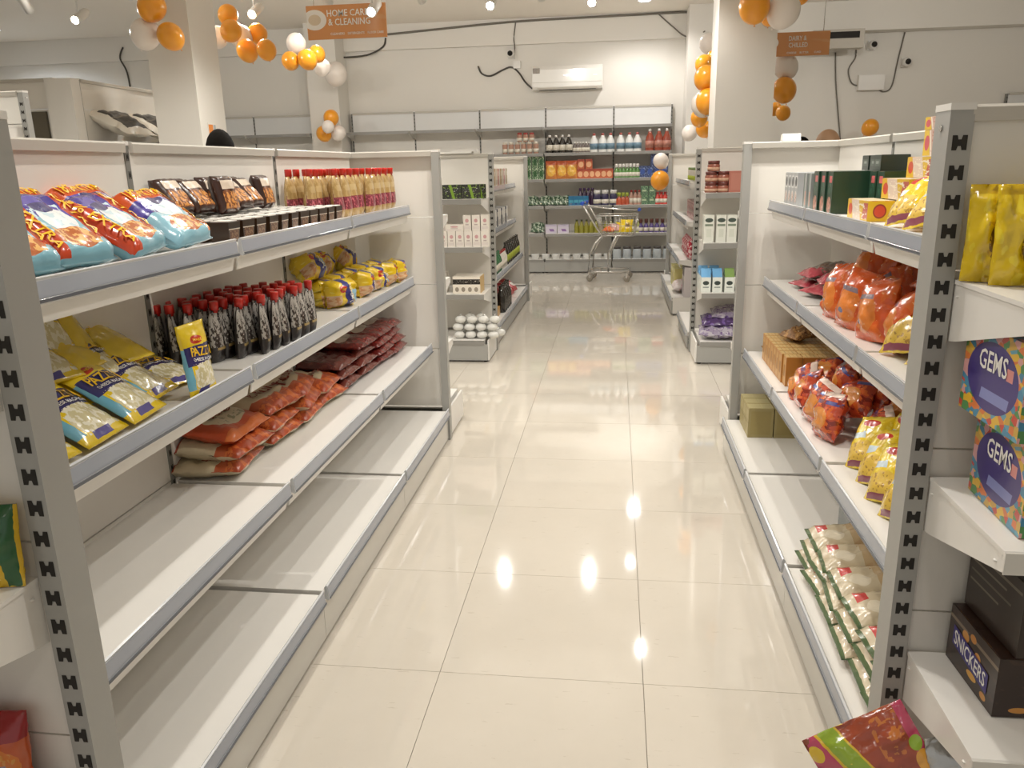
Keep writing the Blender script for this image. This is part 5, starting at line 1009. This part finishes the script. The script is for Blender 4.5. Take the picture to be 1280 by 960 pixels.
# ------------------------------------------------------------ big bags on the far left unit, oddments
m_bag = printed('white_printed_bag', '#e3ddd0', [('r', .12, .12, .88, .78, '#2a2724', 0), ('n', 6, .6, '#4a453e', .12, .12, .88, .78), ('r', .12, .44, .88, .48, '#6a645a')], .35, .3, .3)
pbg = pack('large_bag', 'bag', m_bag, (.46, .46, .15), seed=211, pu=2.6, qu=.6, pv=3, qv=.6, seal=.04, wr=.02)
for i, (y, lab) in enumerate([(7.02, 'large white bag with black print leaning on the far left shelf, nearest'), (7.55, 'large white bag with black print on the far left shelf, second'), (8.1, 'large white bag with black print on the far left shelf, farthest')]):
    pbg.put(lab, (-4.25, y, 1.80+.05), RL, R(64))
fl = thing('paper_stack', 'white paper sheets lying on top of the left mid display', 'paper', (-1.4, 6.5, 1.612)); MB().box(.0, -.05, 0, .26, .05, .012).build('sheet', pwhite, fl); MB().box(.1, -.045, .0125, .3, .04, .03).build('sheet', white, fl)
fl = thing('carton_flap', 'small white folded paper on top of the right pillar end, by the gondola', 'paper', (.80, 4.17, 1.592)); MB().prism([(-.03, 0), (.03, 0), (.02, .03), (-.02, .035)], 0, .085).build('sheet', pwhite, fl)
st = MB().box(-3.469, 6.72, 1.77, -3.465, 6.86, 1.92, 0, True).build('notice', printed('notice_print', '#e8e2d8', [('r', 8.05, .2, 8.6, .9, '#d9822c'), ('r', 8.65, .5, 8.95, .9, '#a9b0b4')], .4), label='small orange and white notice stuck on the side of the left pillar', cat='notice')

# ------------------------------------------------------------ people behind the shelves
skin = plain('skin_tan', '#d0a684', .45, vary=.05); hairm = plain('black_hair', '#17130f', .9, vary=.3, scale=60, bump=.6, spec=.15); eyew = plain('eye_white', '#e8e4dc', .3); lipsm = plain('lips', '#8a5348', .45)
def person(lab, loc, rz, height, shirt, trousers, bald=False):
    root = thing('person', lab, 'person', loc, rz); k = height/1.72
    J_ = [((0, 0, .93), .135), ((0, 0, 1.12), .13), ((0, -.01, 1.32), .15), ((0, 0, 1.44), .075), ((0, -.01, 1.52), .055)]
    V = [Vector(p)*k for p, _ in J_]; Rr = [r*k for _, r in J_]; Ed = [(0, 1), (1, 2), (2, 3), (3, 4)]
    def chain(st, pts):
        p = st
        for q, r in pts: V.append(Vector(q)*k); Rr.append(r*k); Ed.append((p, len(V)-1)); p = len(V)-1
        return p
    for s_ in (-1, 1):
        chain(0, [((s_*.09, 0, .86), .095), ((s_*.10, -.01, .48), .06), ((s_*.10, .02, .10), .042), ((s_*.11, -.06, .035), .035), ((s_*.115, -.15, .03), .03)])
        h = chain(2, [((s_*.18, 0, 1.40), .06), ((s_*.23, .01, 1.13), .045), ((s_*.22, -.06, .88), .032), ((s_*.215, -.09, .80), .03)])
        for i in range(4): chain(h, [((s_*(.215-.02+.001*i), -.085-.02*(i-1.2), .755), .0095), ((s_*.205, -.10-.017*(i-1.2), .715+.004*abs(i-1.5)), .008)])
        chain(h, [((s_*.195, -.125, .785), .011), ((s_*.185, -.14, .755), .009)])
    me = bpy.data.meshes.new('body'); me.from_pydata([tuple(v) for v in V], Ed, []); me.materials.append(shirt)
    o = obj('body', me, root); sk = o.modifiers.new('s', 'SKIN'); sk.use_smooth_shade = True
    me.skin_vertices.new() if not me.skin_vertices else None
    for i, r in enumerate(Rr): me.skin_vertices[0].data[i].radius = (r, r)
    me.skin_vertices[0].data[0].use_root = True
    ss = o.modifiers.new('u', 'SUBSURF'); ss.levels = ss.render_levels = 1
    # head with face, lathe shaped then pushed into a skull
    hz = 1.60*k
    b = MB(); n, m = 20, 14; rings = []
    for j in range(m+1):
        a = PI*j/m; rr = math.sin(a); z = -math.cos(a)
        vs = []
        for i in range(n):
            t_ = 2*PI*i/n; x, y = rr*math.cos(t_)*.076, rr*math.sin(t_)*.098
            if z < -.2: x *= 1+.25*(z+.2); y = y*(1+.12*(z+.2))-(.012 if y < 0 else -.0)*1
            if y < 0 and abs(x) < .016 and -.38 < z < .08: y -= .018*(1-abs(x)/.02)*(1-abs(z+.22)/.32)
            if y < 0 and .0 < z < .2 and .018 < abs(x) < .05: y += .008
            vs.append((x*k, y*k, z*.118*k+hz))
        rings.append(b.add(vs))
    for j in range(m):
        for i in range(n): b.face([rings[j]+i, rings[j]+(i+1) % n, rings[j+1]+(i+1) % n, rings[j+1]+i], None, 0, True)
    hd = b.build('head', skin, root)
    for s_ in (-1, 1):
        MB().lathe([(.003, -.011), (.009, -.007), (.012, 0), (.009, .007), (.003, .011)], 10).build('eye', eyew, hd, (s_*.031*k, -.083*k, hz+.012*k))
        MB().lathe([(.004, -.032), (.016, -.018), (.02, .005), (.012, .028), (.003, .032)], 10, sx=.5).build('ear', skin, hd, (s_*.078*k, 0, hz))
    MB().box(-.022, -.004, -.005, .022, .004, .005).build('mouth', lipsm, hd, (0, -.092*k, hz-.055*k))
    b = MB(); lo = .35 if not bald else -.25
    pr = [(math.sin(PI*t_)*.083*k*(1.0), -math.cos(PI*t_)*.126*k) for t_ in ([.42, .5, .6, .7, .8, .9, .97, .999] if not bald else [.30, .36, .42, .47])]
    b.lathe([(r, z) for r, z in pr], 20, sy=1.28); b.build('hair', hairm, root, (0, .012*k if not bald else .02*k, hz+.004))
    return root
navy = plain('shirt_navy', '#3a4050', .8); greyS = plain('shirt_grey', '#7d7a75', .8)
person('person standing behind the left gondola, only black hair showing above it', (-2.31, 4.6, 0), R(200), 1.74, navy, None)
person('bald person beyond the right gondola, crown showing above the shelf', (1.72, 7.05, 0), R(60), 1.745, greyS, None, True)
person('dark haired person beyond the right gondola, left of the bald one', (1.75, 8.15, 0), R(-30), 1.71, navy, None)
